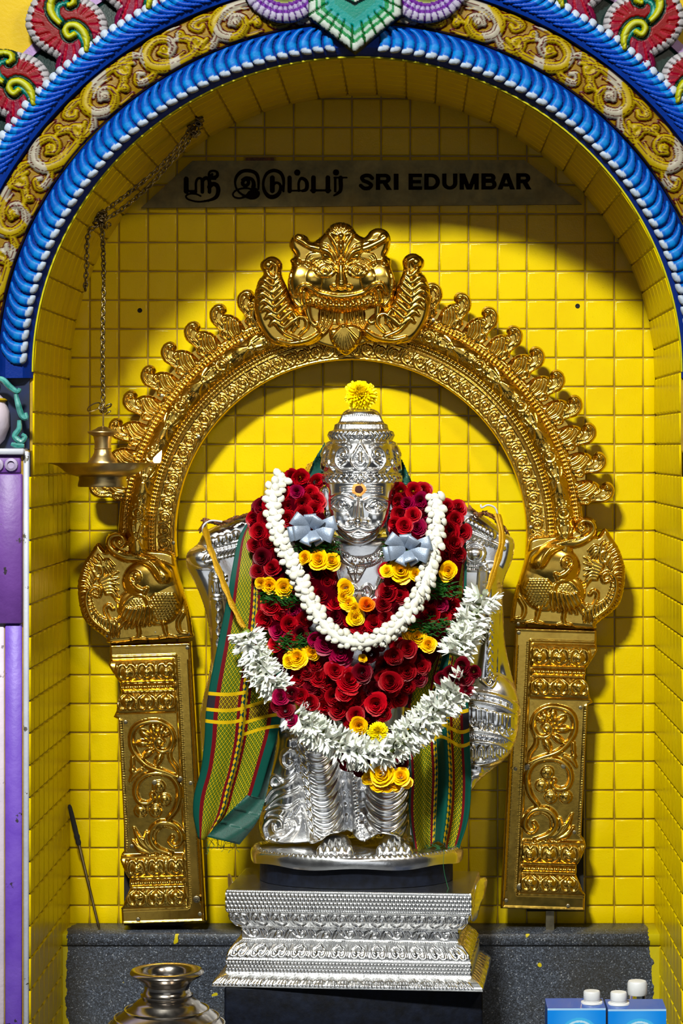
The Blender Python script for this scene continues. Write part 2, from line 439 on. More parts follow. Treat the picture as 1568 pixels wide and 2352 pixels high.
M['rose_yellow'] = petal_mat('yellow_rose_petal', (0.88, 0.42, 0.004), (0.93, 0.60, 0.01), 0.15)
M['rose_orange'] = petal_mat('orange_rose_petal', (0.85, 0.14, 0.005), (0.90, 0.28, 0.01), 0.1)
M['mum'] = petal_mat('yellow_chrysanthemum_petal', (0.93, 0.68, 0.005), (0.96, 0.78, 0.02), 0.1)
M['jasmine'] = petal_mat('ivory_jasmine_petal', (0.86, 0.82, 0.66), (0.93, 0.92, 0.84), 0.12)
M['tuberose'] = petal_mat('white_tuberose_petal', (0.84, 0.88, 0.74), (0.95, 0.96, 0.93), 0.08)
M['fern'] = simple('dark_green_fern', (0.02, 0.11, 0.012), (0.006, 0.04, 0.006), rough=0.6, scale=200, spec=0.08)
M['leafgreen'] = simple('pale_green_sepal', (0.30, 0.42, 0.08), rough=0.5)
M['ribbon'] = simple('silver_grey_ribbon', (0.42, 0.50, 0.64), (0.30, 0.37, 0.50), rough=0.34, metal=0.35, scale=600, bmp=0.3, bscale=900)
M['gold_cord'] = simple('gold_braid_cord', (0.82, 0.48, 0.05), (0.50, 0.26, 0.02), rough=0.35, metal=0.5, scale=500, bmp=0.5, bscale=900)
M['tassel'] = simple('brown_gold_tassel_thread', (0.30, 0.10, 0.01), (0.045, 0.008, 0.004), rough=0.5, scale=160, bmp=0.5, bscale=700)
M['white_wire'] = simple('white_hook_wire', (0.75, 0.73, 0.78), rough=0.35)
M['green_silk'] = simple('plain_green_silk', (0.004, 0.085, 0.062), (0.002, 0.055, 0.040), rough=0.55, scale=300, bmp=0.2, bscale=900)
M['thread'] = simple('green_thread', (0.005, 0.14, 0.04), rough=0.6)
M['tilak'] = simple('sandal_paste', (0.78, 0.36, 0.10), rough=0.8)
M['kumkum'] = simple('dark_kumkum', (0.055, 0.004, 0.004), rough=0.9)
M['carton'] = attr_mat('carton_print', 0.28, 0.5, 0.0, 0.2, 0.02)
M['white_plastic'] = simple('white_plastic', (0.85, 0.86, 0.88), rough=0.35)
M['lavender'] = simple('lavender_wall_paint', (0.60, 0.50, 0.74), (0.50, 0.40, 0.66), rough=0.55, scale=30, bmp=0.2)
def worn(name, c1, c2, chip):
    m, nt, b = new_mat(name); P = geo_pos(nt)
    c = mix(nt, ramp(nt, noise(nt, 18, 4, vec=P), [(0.35, 0), (0.65, 1)]), c1, c2)
    ch = ramp(nt, noise(nt, 42, 5, 0.6, vec=P), [(0.655, 0), (0.675, 1)])
    lk(nt, mix(nt, ch, c, chip), b.inputs['Base Color']); b.inputs['Roughness'].default_value = 0.5
    bump(nt, b, noise(nt, 120, 3, vec=P), 0.25); return m
M['purple'] = worn('worn_purple_paint', (0.16, 0.075, 0.52), (0.22, 0.12, 0.60), (0.03, 0.02, 0.04))
M['purple_dark'] = worn('worn_dark_purple_paint', (0.13, 0.045, 0.26), (0.18, 0.07, 0.34), (0.03, 0.02, 0.03))
M['pale'] = worn('worn_pale_pink_paint', (0.62, 0.55, 0.68), (0.72, 0.62, 0.72), (0.20, 0.16, 0.2))
M['white_trim'] = worn('worn_white_paint', (0.66, 0.68, 0.78), (0.55, 0.58, 0.68), (0.10, 0.09, 0.07))
m, nt, b = new_mat('lamp_flame'); b.inputs['Emission Color'].default_value = (1.0, 0.60, 0.25, 1); b.inputs['Emission Strength'].default_value = 14
b.inputs['Base Color'].default_value = (1, 0.7, 0.4, 1); M['flame'] = m
m, nt, b = new_mat('clear_bottle'); b.inputs['Transmission Weight'].default_value = 1.0; b.inputs['Roughness'].default_value = 0.05
b.inputs['IOR'].default_value = 1.45; b.inputs['Base Color'].default_value = (0.85, 0.9, 0.85, 1); M['bottle'] = m

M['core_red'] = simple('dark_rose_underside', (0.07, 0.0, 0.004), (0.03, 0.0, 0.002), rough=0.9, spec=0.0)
def grade(skip=()):
    """settle all painted, woven and grown colours against the strong lamps"""
    dark = {'stucco_gloss_paint': 0.34, 'ivory_jasmine_petal': 0.62, 'white_tuberose_petal': 0.78, 'yellow_rose_petal': 0.95, 'orange_rose_petal': 0.9, 'yellow_chrysanthemum_petal': 1.0, 'sandal_paste': 0.8, 'yellow_gloss_paint': 0.65, 'golden_wall_paint': 0.42, 'lavender_wall_paint': 0.4, 'worn_white_paint': 0.5}
    for m in bpy.data.materials:
        b = m.node_tree.nodes.get('Principled BSDF') if m.use_nodes else None
        if not b or b.inputs['Metallic'].default_value > 0.6 or m.name in ('lamp_flame', 'clear_bottle'): continue
        v = dark.get(m.name, 0.60); inp = b.inputs['Base Color']
        if inp.is_linked:
            src = inp.links[0].from_socket; h = m.node_tree.nodes.new('ShaderNodeHueSaturation')
            h.inputs['Value'].default_value = v; h.inputs['Saturation'].default_value = 1.25 if m.name == 'stucco_gloss_paint' else 1.06
            m.node_tree.links.new(src, h.inputs['Color']); m.node_tree.links.new(h.outputs[0], inp)
# ---------------------------------------------------------------- the niche
YF, YP = -0.40, -0.435                 # arch face, pilaster face
XL, XR = wx(158, 0), wx(1505, 0)      # niche side walls
ZSH = 0.529                           # lower stone shelf the pots stand on
KF = sc(YF); FX, FZ = wx(820, YF), wz(854, YF)
RX, RZ = 745*KF, 723*KF
ZCAP = wz(1035, YP)

def tile_mesh(name, w, h):
    V = []; F = []
    for ins, d in ((0.0, 0.0), (0.0007, 0.0019), (0.0016, 0.0026), (0.0027, 0.0029)):
        a, c = w/2-ins, h/2-ins; V += [(-a, -d, -c), (a, -d, -c), (a, -d, c), (-a, -d, c)]
    for i in range(3):
        for k in range(4):
            F.append((i*4+k, i*4+(k+1) % 4, i*4+4+(k+1) % 4, i*4+4+k))
    F.append((12, 13, 14, 15))
    me = mk(name, V, F, None, True, M['yellow']); me.polygons[12].use_smooth = False; return me
GAP = 0.0021
PT, PZ = 66.9*PX, 66.2*PX
TILE = tile_mesh('tile', PT-GAP, PZ-GAP)

wall_back = MB(); wall_back.box(XL-0.02, XR+0.02, 0, 0.05, ZSH-0.05, FZ+RZ+0.03)
wall_back = wall_back.build('wall_back', M['grout'], smooth=False); tag(wall_back, kind='structure', label='yellow tiled back wall of the arched niche')

tiles = []
for i in range(-1, 21):
    x1 = 1477-66.9*i if i >= 0 else 1505
    x0 = 1477-66.9*(i+1) if i >= 0 else 1477
    x0 = max(x0, 158)
    if x1-x0 < 8: continue
    for j in range(-1, 29):
        yb, yt = 2080-66.2*j, 2080-66.2*(j+1)
        if j == -1: yb = 2122
        cx, cy = (x0+x1)/2, (yb+yt)/2
        # drop what lies wholly above the vault
        q = ((max(abs(x0-832), 0) if x1 < 832 else abs(x1-832))/674.0)
        nx = min(abs(x0-832), abs(x1-832)) if not (x0 < 832 < x1) else 0
        if yb < 871 and (nx/674)**2+((871-yb)/654)**2 > 1.0: continue
        hid = (600 < cx < 1040 and 1180 < cy < 1990) or (535 < cx < 1080 and cy > 1990) or (290 < cx < 430 and cy > 1490) or \
              (1210 < cx < 1340 and cy > 1470) or (430 < cx < 1210 and 390 < cy < 465) or (650 < cx < 930 and 590 < cy < 760) or \
              (230 < cx < 390 and 1280 < cy < 1440) or (1210 < cx < 1400 and 1240 < cy < 1400) or (480 < cx < 600 and 1280 < cy < 1800) or (1070 < cx < 1150 and 1280 < cy < 1700)
        edge = cy < 871 and (abs(cx-832)/674)**2+((871-cy)/654)**2 > 1.0
        tiles.append(((2 if hid else 0)+(1 if edge else 0)-(x1-x0)*(yb-yt)/1e5, x0, x1, yt, yb))
tiles.sort()
mbt = MB()
def jit(): return R.uniform(-0.0035, 0.0035)
for n, (k, x0, x1, yt, yb) in enumerate(tiles):
    w, h = (x1-x0)/66.9, (yb-yt)/66.2
    loc = (wx((x0+x1)/2, 0), 0.0, wz((yt+yb)/2, 0))
    if n < 300 and k < 1.5:
        ob('tile', TILE, None, loc, (jit(), 0, jit()), (w, 1, h)).parent = wall_back
    else:
        mbt.add([(v.co.x*w+loc[0], v.co.y, v.co.z*h+loc[2]) for v in TILE.vertices], [tuple(p.vertices) for p in TILE.polygons])
tf = mbt.build('tile_field', M['yellow'], wall_back, True, None); tf['kind'] = 'stuff'

# vault
nT, nD = 31, 8
def vp(t, r=1.0, off=0.0): return (FX+(RX*r+off)*math.cos(t), FZ+(RZ*r+off)*math.sin(t))
c = MB(); N = 62
Vv = []; Fv = []
for i in range(N+1):
    t = PI*i/N
    for (o, y) in ((0, YF), (0, 0.0), (0.04, 0.0), (0.04, YF)):
        x, z = vp(t, 1, o); Vv.append((x, y, z))
for i in range(N):
    for k in range(4): Fv.append((i*4+k, i*4+(k+1) % 4, i*4+4+(k+1) % 4, i*4+4+k))
c.add(Vv, Fv); ceiling = c.build('ceiling', M['grout'], smooth=True, auto=30)
tag(ceiling, kind='structure', label='yellow tiled barrel vault over the niche')
VT = tile_mesh('tile', 1.0, 1.0)
dy = -YF/nD
ang = np.linspace(0, PI, 2000); arc = np.concatenate([[0], np.cumsum(np.hypot(np.diff(RX*np.cos(ang)), np.diff(RZ*np.sin(ang))))])
ts = np.interp(np.linspace(0, arc[-1], nT+1), arc, ang)
def place_tile(parent, p, ex, ez, w, h):
    """ex: local x axis, ez: local z axis (unit), tile front = -(ez x ex)"""
    ey = Vector(ez).cross(Vector(ex))
    m = Matrix((Vector(ex), ey, Vector(ez))).transposed().to_4x4(); m.translation = Vector(p)
    o = ob('tile', TILE, parent); o.matrix_world = m @ Matrix.Rotation(jit()*0.8, 4, 'X') @ Matrix.Diagonal((w/PT, 1, h/PZ, 1)); return o
for i in range(nT):
    x0, z0 = vp(ts[i]); x1, z1 = vp(ts[i+1]); e = Vector((x1-x0, 0, z1-z0)); L = e.length; e.normalize()
    for k in range(nD):
        # front of the tile looks at the arch axis
        p = Vector(((x0+x1)/2, YF+(k+0.5)*dy, (z0+z1)/2))
        ez = Vector((0, 1, 0)); ex = e
        nrm = ez.cross(ex); inw = Vector((FX-p.x, 0, FZ-p.z))
        if nrm.dot(inw) > 0: ez = -ez
        place_tile(ceiling, p, ex, ez, L, dy)
# side walls
for side, X in (('left', XL), ('right', XR)):
    s = 1 if side == 'left' else -1
    w = MB()
    w.box(min(X, X-s*0.05), max(X, X-s*0.05), YF, 0.0, ZSH-0.05, FZ+0.01)
    w.box(min(X, X-s*0.05), max(X, X-s*0.05), YP, YF, ZSH-0.05, ZCAP)
    wall = w.build('wall_'+side, M['grout'], smooth=False); tag(wall, kind='structure', label='yellow tiled %s jamb of the niche' % side)
    zt = FZ
    zs = [zt]+[wz(2080-66.2*n, 0) for n in range(17, -7, -1)]
    zs = [z for z in zs if ZSH-0.02 < z <= zt]
    for a, b_ in zip(zs[:-1], zs[1:]):
        if a-b_ < 0.006: continue
        nd_ = nD+(1 if a <= ZCAP+0.01 else 0)
        for k in range(nd_):
            p = Vector((X, -(k+0.5)*dy if k < nD else (YP+YF)/2, (a+b_)/2)); wdt = dy if k < nD else YF-YP
            ey = Vector((0, 1, 0)) if s == 1 else Vector((0, -1, 0))
            place_tile(wall, p, ey if s == 1 else ey, Vector((0, 0, 1)), wdt, a-b_)

# stone bench, shelf
ZB = wz(2120, 0); YB = -0.095
bench = empty('granite_bench', ((XL+XR)/2, YB/2, ZSH), 'grey speckled stone bench running across the foot of the niche', 'bench')
b1 = MB(); b1.box(XL, XR, YB+0.004, -0.001, ZSH, ZB-0.0205); b1.build('front_slab', M['granite'], bench, False)
b2 = MB(); b2.box(XL, XR, YB, -0.001, ZB-0.0195, ZB); bevel(b2.build('top_slab', M['granite'], bench, False), 0.0012, 1)
fl = MB(); fl.box(-1.6, 1.5, -1.35, 0.0, ZSH-0.04, ZSH)
tag(fl.build('floor', M['granite_plain'], smooth=False), kind='structure', label='grey stone shelf below the niche')
# ---------------------------------------------------------------- painted stucco arch round the niche
frame = empty('trim_1', (FX, YF, FZ), 'brightly painted stucco arch with blue rope mouldings and gold scrollwork', None, None, 'structure')
def fp(t, Rr, y): return (FX+Rr*1.015*KF*math.cos(t), y, FZ+Rr*0.985*KF*math.sin(t))
def sweep(name, prof, t0, t1, n, col, mat='paint'):
    V = []; Q = []; m = len(prof); C = []
    for i in range(n+1):
        t = t0+(t1-t0)*i/n
        for (r, y) in prof: V.append(fp(t, r, y)); C.append(col)
    for i in range(n):
        for k in range(m-1): Q.append((i*m+k, i*m+k+1, (i+1)*m+k+1, (i+1)*m+k))
    me = mk(name, V, Q, None, True, M[mat], C); bm_fix(me); me.set_sharp_from_angle(angle=math.radians(40)); return me
BL, DB = (0.006, 0.04, 0.34), (0.004, 0.012, 0.05)
im = adopt(ob('inner_moulding', sweep('inner_moulding', [(733, YF+.01), (733, YF-.003), (740, YF-.010), (752, YF-.020), (790, YF-.024), (808, YF-.012), (812, YF)], -0.02, PI+0.02, 120, BL)), frame)
om = adopt(ob('outer_moulding', sweep('outer_moulding', [(903, YF), (907, YF-.020), (925, YF-.026), (955, YF-.026), (972, YF-.016), (976, YF+.02)], 0.05, PI-0.05, 120, BL)), frame)
ye = adopt(ob('arris_strip', sweep('arris_strip', [(731.5, YF+.003), (731.5, YF-.005), (736, YF-.005)], -0.0, PI, 90, (0.80, 0.72, 0.01))), frame)

# rope leaves of the two blue mouldings, one mesh each side, shared by all copies
def rope_leaf(poly, tcol, hh, step):
    xs = [p[0] for p in poly]; ys = [p[1] for p in poly]
    r = Relief(min(xs)-step, min(ys)-step, max(xs)+step, max(ys)+step, step, poly)
    r.pillow(hh, 9); col = np.zeros(r.X.shape+(3,))
    n1 = 2.0*np.sin(r.X*0.31)
    for (lo, hi, c) in tcol: m_ = (r.Y+n1 >= lo) & (r.Y+n1 < hi); col[m_] = c
    return r, col
WH, LB, MB_, DBL = (0.66, 0.74, 0.88), (0.11, 0.33, 0.80), (0.02, 0.17, 0.70), (0.008, 0.07, 0.55)
inner_poly = [(-2, 8), (-12, 13), (-17, 27), (-13, 43), (0, 57), (22, 68), (32, 66), (17, 54), (10, 41), (7, 27), (10, 17), (11, 8)]
outer_poly = [(0, 67), (-3, 53), (3, 39), (17, 25), (40, 14), (60, 8), (58, 14), (42, 24), (27, 36), (17, 50), (17, 67)]
ri, ci = rope_leaf(inner_poly, [(-9, 21, WH), (21, 28, MB_), (28, 40, LB), (40, 99, MB_)], 9, 3.2)
ro, co = rope_leaf(outer_poly, [(54, 99, WH), (47, 54, MB_), (38, 47, LB), (-9, 38, DBL)], 8, 3.2)
def leaf_mesh(r, col, R0, y0, sgn):
    # local frame: origin on the moulding at radius R0, x tangential, z radial
    return r.mesh('rope_leaf', lambda x, y, h: (sgn*x*KF, -h*KF, y*KF), M['paint'], -4, col)
LI = {s: leaf_mesh(ri, ci, 735, 0, s) for s in (1, -1)}
LO = {s: leaf_mesh(ro, co, 905, 0, s) for s in (1, -1)}
for me in list(LI.values())+list(LO.values()): bm_fix(me)
def rope(me, R0, y0, pitch, t_from, t_to, parent):
    n = int((t_to-t_from)*R0*1.02/pitch)
    for sgn in (1, -1):
        for i in range(n):
            t = t_from+(i+0.5)*pitch/(R0*1.02)          # angle measured from the apex
            if t > t_to: break
            th = PI/2+sgn*t                              # left of the apex for sgn = 1
            p = Vector(fp(th, R0, y0))
            o = ob('rope_leaf', me[sgn], None, None, None)
            o.parent = parent
            o.location = p; o.rotation_euler = (R.uniform(-.05, .05), -(th-PI/2)+R.uniform(-.02, .02), 0)
            o.scale = (R.uniform(.94, 1.03), R.uniform(.85, 1.15), R.uniform(.96, 1.02))
rope(LI, 735, YF-.0225, 27.2, 0.06, PI/2-0.02, im)
rope(LO, 905, YF-.0255, 21.0, 0.26, 1.12, om)

# gold scroll band
RB = 858.0
Ls = PI*RB/2
g = Relief(0, 0, Ls, 93, 2.6)
base_prof = 16*np.sqrt(np.clip(1-((g.Y-46)/50)**2, 0, 1))
per = 172.0; kk = int(Ls/per)+2
tone = np.zeros(g.X.shape)
for k in range(-1, kk):
    o = 40+k*per; fl_ = (k % 2 == 0)
    T = lambda P: [(o+x, (y if fl_ else 93-y)) for x, y in P]
    g.stroke(T([(-30, 30), (20, 9), (75, 10), (112, 34), (110, 66), (78, 82), (50, 68), (48, 46), (66, 36), (80, 50)]), [6, 12, 15, 15, 13, 10, 8], 11)
    g.stroke(T([(112, 60), (135, 80), (165, 86), (182, 66), (170, 50), (156, 60)]), [6, 11, 11, 9, 7], 9)
    g.stroke(T([(100, 22), (135, 12), (160, 20), (150, 36), (138, 30)]), [6, 10, 10, 7], 8)
    g.dome(*T([(68, 52)])[0], 12, 12, 14); g.dome(*T([(162, 62)])[0], 9, 9, 11); g.dome(*T([(20, 66)])[0], 11, 11, 11)
    g.stroke(T([(2, 22), (10, 48), (34, 60)]), [6, 11, 6], 8)
    g.stroke(T([(30, 26), (60, 22), (90, 36)]), [3, 5, 3], 6)
    g.stroke(T([(12, 84), (40, 88), (62, 84)]), [2, 5, 2], 6)
nearg = g.near.copy(); raised = g.L.copy(); g.flush(); g.H += base_prof
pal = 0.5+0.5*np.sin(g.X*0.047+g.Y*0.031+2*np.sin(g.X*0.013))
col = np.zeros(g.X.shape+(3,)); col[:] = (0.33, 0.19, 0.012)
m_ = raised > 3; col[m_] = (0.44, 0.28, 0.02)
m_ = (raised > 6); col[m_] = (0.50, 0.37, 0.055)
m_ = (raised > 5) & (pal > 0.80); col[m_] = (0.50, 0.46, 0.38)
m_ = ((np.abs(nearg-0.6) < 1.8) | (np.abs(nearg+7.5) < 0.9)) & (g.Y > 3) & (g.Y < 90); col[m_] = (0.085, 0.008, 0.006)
edge = (g.Y < 3) | (g.Y > 90); col[edge] = (0.02, 0.012, 0.02)
for sgn in (1, -1):
    def fm(s, t, h, sgn=sgn):
        th = PI/2+sgn*s/RB; r = 812+t
        return (FX+r*1.015*KF*np.cos(th), YF-0.004-h*KF, FZ+r*0.985*KF*np.sin(th))
    me = g.mesh('scroll_band', fm, M['paint'], None, col)
    bm_fix(me); adopt(ob('scroll_band', me), frame)

# plumes standing on the arch
pc = crop(0, 0, 5.227)
plume_out = [(1150, 640), (1290, 470), (1300, 330), (1270, 220), (1210, 130), (1110, 50), (980, -10), (850, -70), (660, -90), (490, -50), (400, 50), (340, 190), (320, 330), (370, 460), (440, 560), (540, 640), (640, 700), (690, 740), (680, 830), (715, 960), (850, 900), (1000, 770)]
P = pc(plume_out)
pr = Relief(52, -26, 260, 194, 2.2, P)
pr.pillow(16, 22)
C1 = pc([(750, 330), (680, 260), (630, 150), (660, 40), (770, -20), (890, 10), (905, 80), (860, 110)])
C1i = pc([(755, 320), (715, 220), (730, 120), (830, 80)])
C2 = pc([(1062, 650), (1066, 540), (1020, 420), (930, 350), (840, 360), (810, 420), (850, 490), (915, 460)])
C2i = pc([(1045, 600), (1010, 510), (950, 440), (890, 420)])
col = np.zeros(pr.X.shape+(3,))
gx = pr.X/1.0; nz = np.sin(np.arctan2(pr.Y-70, pr.X-165)*34)
col[:] = (0.26, 0.002, 0.004)
dd = -pr.sdf
low = np.clip((pr.Y-0.55*(190-pr.X)-70)/60, 0, 1)
col = col*(1-low[..., None]*0.75)+np.array((0.20, 0.008, 0.08))*low[..., None]*0.75
stripe = (np.sin(np.arctan2(pr.Y-60, pr.X-170)*22) > 0.55) & (dd > 16) & (dd < 40); col[stripe] = (0.40, 0.04, 0.06)
fr = (dd < 15+3*nz) & (low < 0.65); col[fr] = (0.55, 0.52, 0.55)
g1 = (np.sin(np.arctan2(pr.Y-70, pr.X-165)*34) < -0.7) & (dd < 18); pr.H[g1] -= 4; col[g1] *= 0.25
gr = (np.sin(np.arctan2(pr.Y-70, pr.X-165)*17) < -0.8) & (dd > 15) & (dd < 40); pr.H[gr] -= 2.5
for Cc, Ci in ((C1, C1i), (C2, C2i)):
    pr.near[:] = 1e9; pr.stroke(Cc, [7, 9, 9, 8, 7], 13); n0 = pr.near.copy()
    col[(n0 < 7)] = (0.006, 0.03, 0.02); pr.H[(n0 < 7) & (n0 > 0)] -= 3
    pr.near[:] = 1e9; pr.stroke(Ci, [7, 7, 5], 6); n1 = pr.near.copy(); col[n1 < 0] = (0.01, 0.17, 0.14); col[n1 < -4.5] = (0.20, 0.45, 0.42)
    col[n0 < -0.5] = (0.55, 0.55, 0.07); col[n0 < -5] = (0.62, 0.64, 0.2)
    pr.flush()
A0 = math.radians(130.2)
PL = {}
for sgn in (1, -1):
    def fm(x, y, h, sgn=sgn):
        X = (x-820)*KF; Z = (854-y)*KF
        ca, sa = math.cos(PI/2-A0), math.sin(PI/2-A0)      # turn the plume upright at the apex
        return (sgn*(X*ca-Z*sa), -h*KF, X*sa+Z*ca)
    PL[sgn] = pr.mesh('plume', fm, M['paint'], -14, col); bm_fix(PL[sgn])
for sgn in (1, -1):
    for k in range(-2, 3):
        th = 40.1+10.3*k if sgn == 1 else 39.6+10.3*k       # degrees from the apex
        if th > 62 or th < 15: continue
        o = ob('plume', PL[sgn]); o.parent = frame; o.location = (0, -0.018, 0); o.rotation_euler = (0, -sgn*math.radians(th), 0)
# dark leaf backs between the plumes, wall and lavender edge beyond
adopt(ob('plume_backing', sweep('plume_backing', [(974, YF+.012), (974, YF-.010), (1030, YF-.002), (1042, YF+.010)], 0.2, PI-0.2, 90, (0.006, 0.022, 0.020))), frame)
adopt(ob('outer_fillet', sweep('outer_fillet', [(1036, YF+.016), (1040, YF+.002), (1062, YF+.004), (1064, YF+.02)], 0.2, PI-0.2, 90, (0.52, 0.36, 0.62))), frame)
wf = MB(); V = []; F = []
for i in range(61):
    t = PI*i/60; q = fp(t, 735, 0); s = max(abs(math.cos(t))/1.9, abs(math.sin(t))/1.25); o = (FX+math.cos(t)/s, FZ+math.sin(t)/s)
    V += [(q[0], YF+.012, q[2]), (o[0], YF+.012, o[1]), (o[0], YF+.1, o[1])]
for i in range(60):
    a = i*3; F += [(a, a+1, a+4, a+3), (a+1, a+2, a+5, a+4)]
wf.add(V, F)
wf.box(FX-1.9, XL-0.05, YF+.012, YF+.1, ZSH-.04, FZ); wf.box(XR+0.05, FX+1.9, YF+.012, YF+.1, ZSH-.04, FZ)
tag(wf.build('wall_front', M['gold_wall'], smooth=False), kind='structure', label='golden yellow wall face around the painted arch')

# keystone: green pendant with two fringed purple rosettes
kd = [(815, 122), (708, 40), (708, -60), (760, -110), (870, -110), (922, -60), (922, 36)]
kr = Relief(700, -114, 930, 126, 2.4, kd, smooth=False)
kr.pillow(14, 10)
dd = -kr.sdf; col = np.zeros(kr.X.shape+(3,)); col[:] = (0.015, 0.26, 0.20)
aa = np.arctan2(kr.Y+28, kr.X-815)
tooth = np.sin(aa*26)
col[dd < 60] = (0.03, 0.30, 0.28); col[dd < 44] = (0.12, 0.36, 0.40); col[dd < 38] = (0.02, 0.25, 0.08); col[dd < 30] = (0.45, 0.58, 0.52); col[dd < 23] = (0.012, 0.24, 0.06); col[dd < 16] = (0.60, 0.66, 0.62)
m_ = (tooth < -0.82) & (dd < 46); col[m_] = (0.008, 0.09, 0.015); kr.H[m_] -= 5
col[dd < 2.5] = (0.01, 0.02, 0.02)
m_ = kr.Y < 12-0.55*np.abs(kr.X-815); col[m_] = (0.02, 0.22, 0.12); kr.H[m_] += 5
m_ = (kr.Y < 16-0.55*np.abs(kr.X-815)) & (kr.Y > 8-0.55*np.abs(kr.X-815)); col[m_] = (0.01, 0.02, 0.02)
m_ = (kr.Y < 8-0.55*np.abs(kr.X-815)) & (kr.Y > -12-0.55*np.abs(kr.X-815)) & (np.sin((kr.X-815)*.33) > -.5); col[m_] = (0.62, 0.66, 0.60)
me = kr.mesh('pendant_diamond', planar(YF-0.040), M['paint'], -30, col); bm_fix(me); adopt(ob('pendant_diamond', me), frame)
rr = Relief(-104, -104, 104, 104, 2.6, [(100*math.cos(a)+2*math.cos(a*34), 100*math.sin(a)+0) for a in np.linspace(0, 2*PI, 90)[:-1]], smooth=False)
rr.pillow(12, 16); d = np.hypot(rr.X, rr.Y); a = np.arctan2(rr.Y, rr.X)
col = np.zeros(rr.X.shape+(3,)); col[:] = (0.62, 0.58, 0.74)
col[(d < 82)] = (0.20, 0.08, 0.36); col[d < 74] = (0.50, 0.42, 0.66); col[d < 66] = (0.16, 0.05, 0.30)
col[d < 58] = (0.55, 0.60, 0.25); col[d < 30] = (0.06, 0.20, 0.10)
m_ = (np.sin(a*38) < -0.75) & (d > 66); col[m_] = (0.10, 0.05, 0.20); rr.H[m_] -= 4
rr.dome(0, 0, 56, 56, 16); rr.flush()
me = rr.mesh('fringed_rosette', lambda x, y, h: (x*KF, -h*KF, -y*KF), M['paint'], -20, col); bm_fix(me)
for cx in (653, 979): adopt(ob('fringed_rosette', me, None, W(cx, -50, YF-0.028)), frame)

# ---------------------------------------------------------------- pilasters carrying the arch (purple stripes, pot capital)
def pilaster(name, mir, label):
    root = empty(name, (XL-0.03 if mir == 1 else XR+0.03, YP, ZSH), label, None, None, 'structure')
    X0 = XL if mir == 1 else XR
    def bx(nm, a, b, y0, y1, z0, z1, mat):          # a,b: distance outwards from the jamb corner
        q = MB(); xs = sorted((X0-mir*a, X0-mir*b)); q.box(xs[0], xs[1], y0, y1, z0, z1)
        return bevel(q.build(nm, M[mat], root, False), 0.002, 1)
    k = sc(YP); z1 = wz(1432, YP); zc = wz(1036, YP)
    bx('shaft', 0.001, 0.20, YP+0.004, YF+0.02, ZSH, zc, 'pale')
    bx('arris_strip', 0.0, 0.0085, YP-0.003, YP+0.02, ZSH, zc, 'white_trim')
    bx('purple_stripe', 0.0105, 0.0365, YP-0.004, YP+0.02, ZSH, z1, 'purple')
    bx('purple_block', 0.0095, 0.060, YP-0.010, YP+0.02, z1, zc-0.035, 'purple_dark')
    bx('pale_stripe', 0.038, 0.085, YP-0.002, YP+0.02, ZSH, z1, 'pale')
    bx('capital_ledge', 0.006, 0.16, YP-0.014, YF, zc-0.006, zc+0.004, 'white_trim')
    bx('capital_die', 0.012, 0.15, YP-0.006, YF, zc-0.034, zc-0.006, 'purple_dark')
    for i in range(2):
        q = MB(); c = (X0-mir*(0.026+i*0.022), YP-0.006, zc-0.021)
        q.lathe([(0.0105, 0), (0.010, 0.004), (0.006, 0.006), (0.005, 0.003), (0.0, 0.003)], (0, 0, 0), 14)
        o = q.build('boss', M['lavender'], None); o.rotation_euler = (PI/2, 0, 0); o.location = c; adopt(o, root)
    # pot with teal scrolls
    pcx = X0-mir*0.075
    prof = [(0.0, 0.0), (0.022, 0.001), (0.034, 0.014), (0.042, 0.035), (0.041, 0.058), (0.032, 0.078), (0.020, 0.090), (0.018, 0.096), (0.026, 0.102), (0.018, 0.106), (0.0, 0.106)]
    q = MB(); q.lathe(prof, (pcx, YP+0.022, zc+0.004), 24); q.build('capital_pot', M['pale'], root)
    q = MB(); q.lathe([(0.0355, 0), (0.038, 0.003), (0.034, 0.006)], (pcx, YP+0.022, zc+0.076), 24, False); q.build('pot_band', M['gold_wall'], root)
    for P3 in ([(-14, 868), (6, 872), (22, 888), (40, 900), (46, 892)], [(36, 905), (42, 930), (50, 955), (60, 960), (58, 948)], [(44, 965), (44, 985), (34, 1002), (48, 1014), (58, 1004), (50, 998)], [(26, 1020), (40, 1024), (56, 1024)]):
        pts = [W(x, y, YP-0.004) for x, y in spline(P3, 3)]
        if mir == -1: pts = [Vector((XL+XR-p.x, p.y, p.z)) for p in pts]
        n = len(pts); q = MB(); q.tube(pts, [0.0032+0.0018*math.sin(PI*i/(n-1)) for i in range(n)], 8); q.build('capital_scroll', M['teal'], root)
    q = MB(); xs = sorted((X0-mir*0.004, X0-mir*0.16)); q.box(xs[0], xs[1], YP+0.03, YF, zc+0.003, wz(862, YP)); q.build('capital_back', M['navy'], root, False)
M['teal'] = simple('teal_paint', (0.10, 0.36, 0.34), (0.02, 0.16, 0.14), rough=0.35, scale=90, bmp=0.2)
M['navy'] = simple('dark_blue_paint', (0.004, 0.012, 0.06), (0.002, 0.006, 0.02), rough=0.35)
pilaster('trim_2', 1, 'purple striped pilaster with a pink pot capital beside the hanging lamp')
pilaster('trim_3', -1, 'purple striped pilaster with a pink pot capital beside the blue cartons')
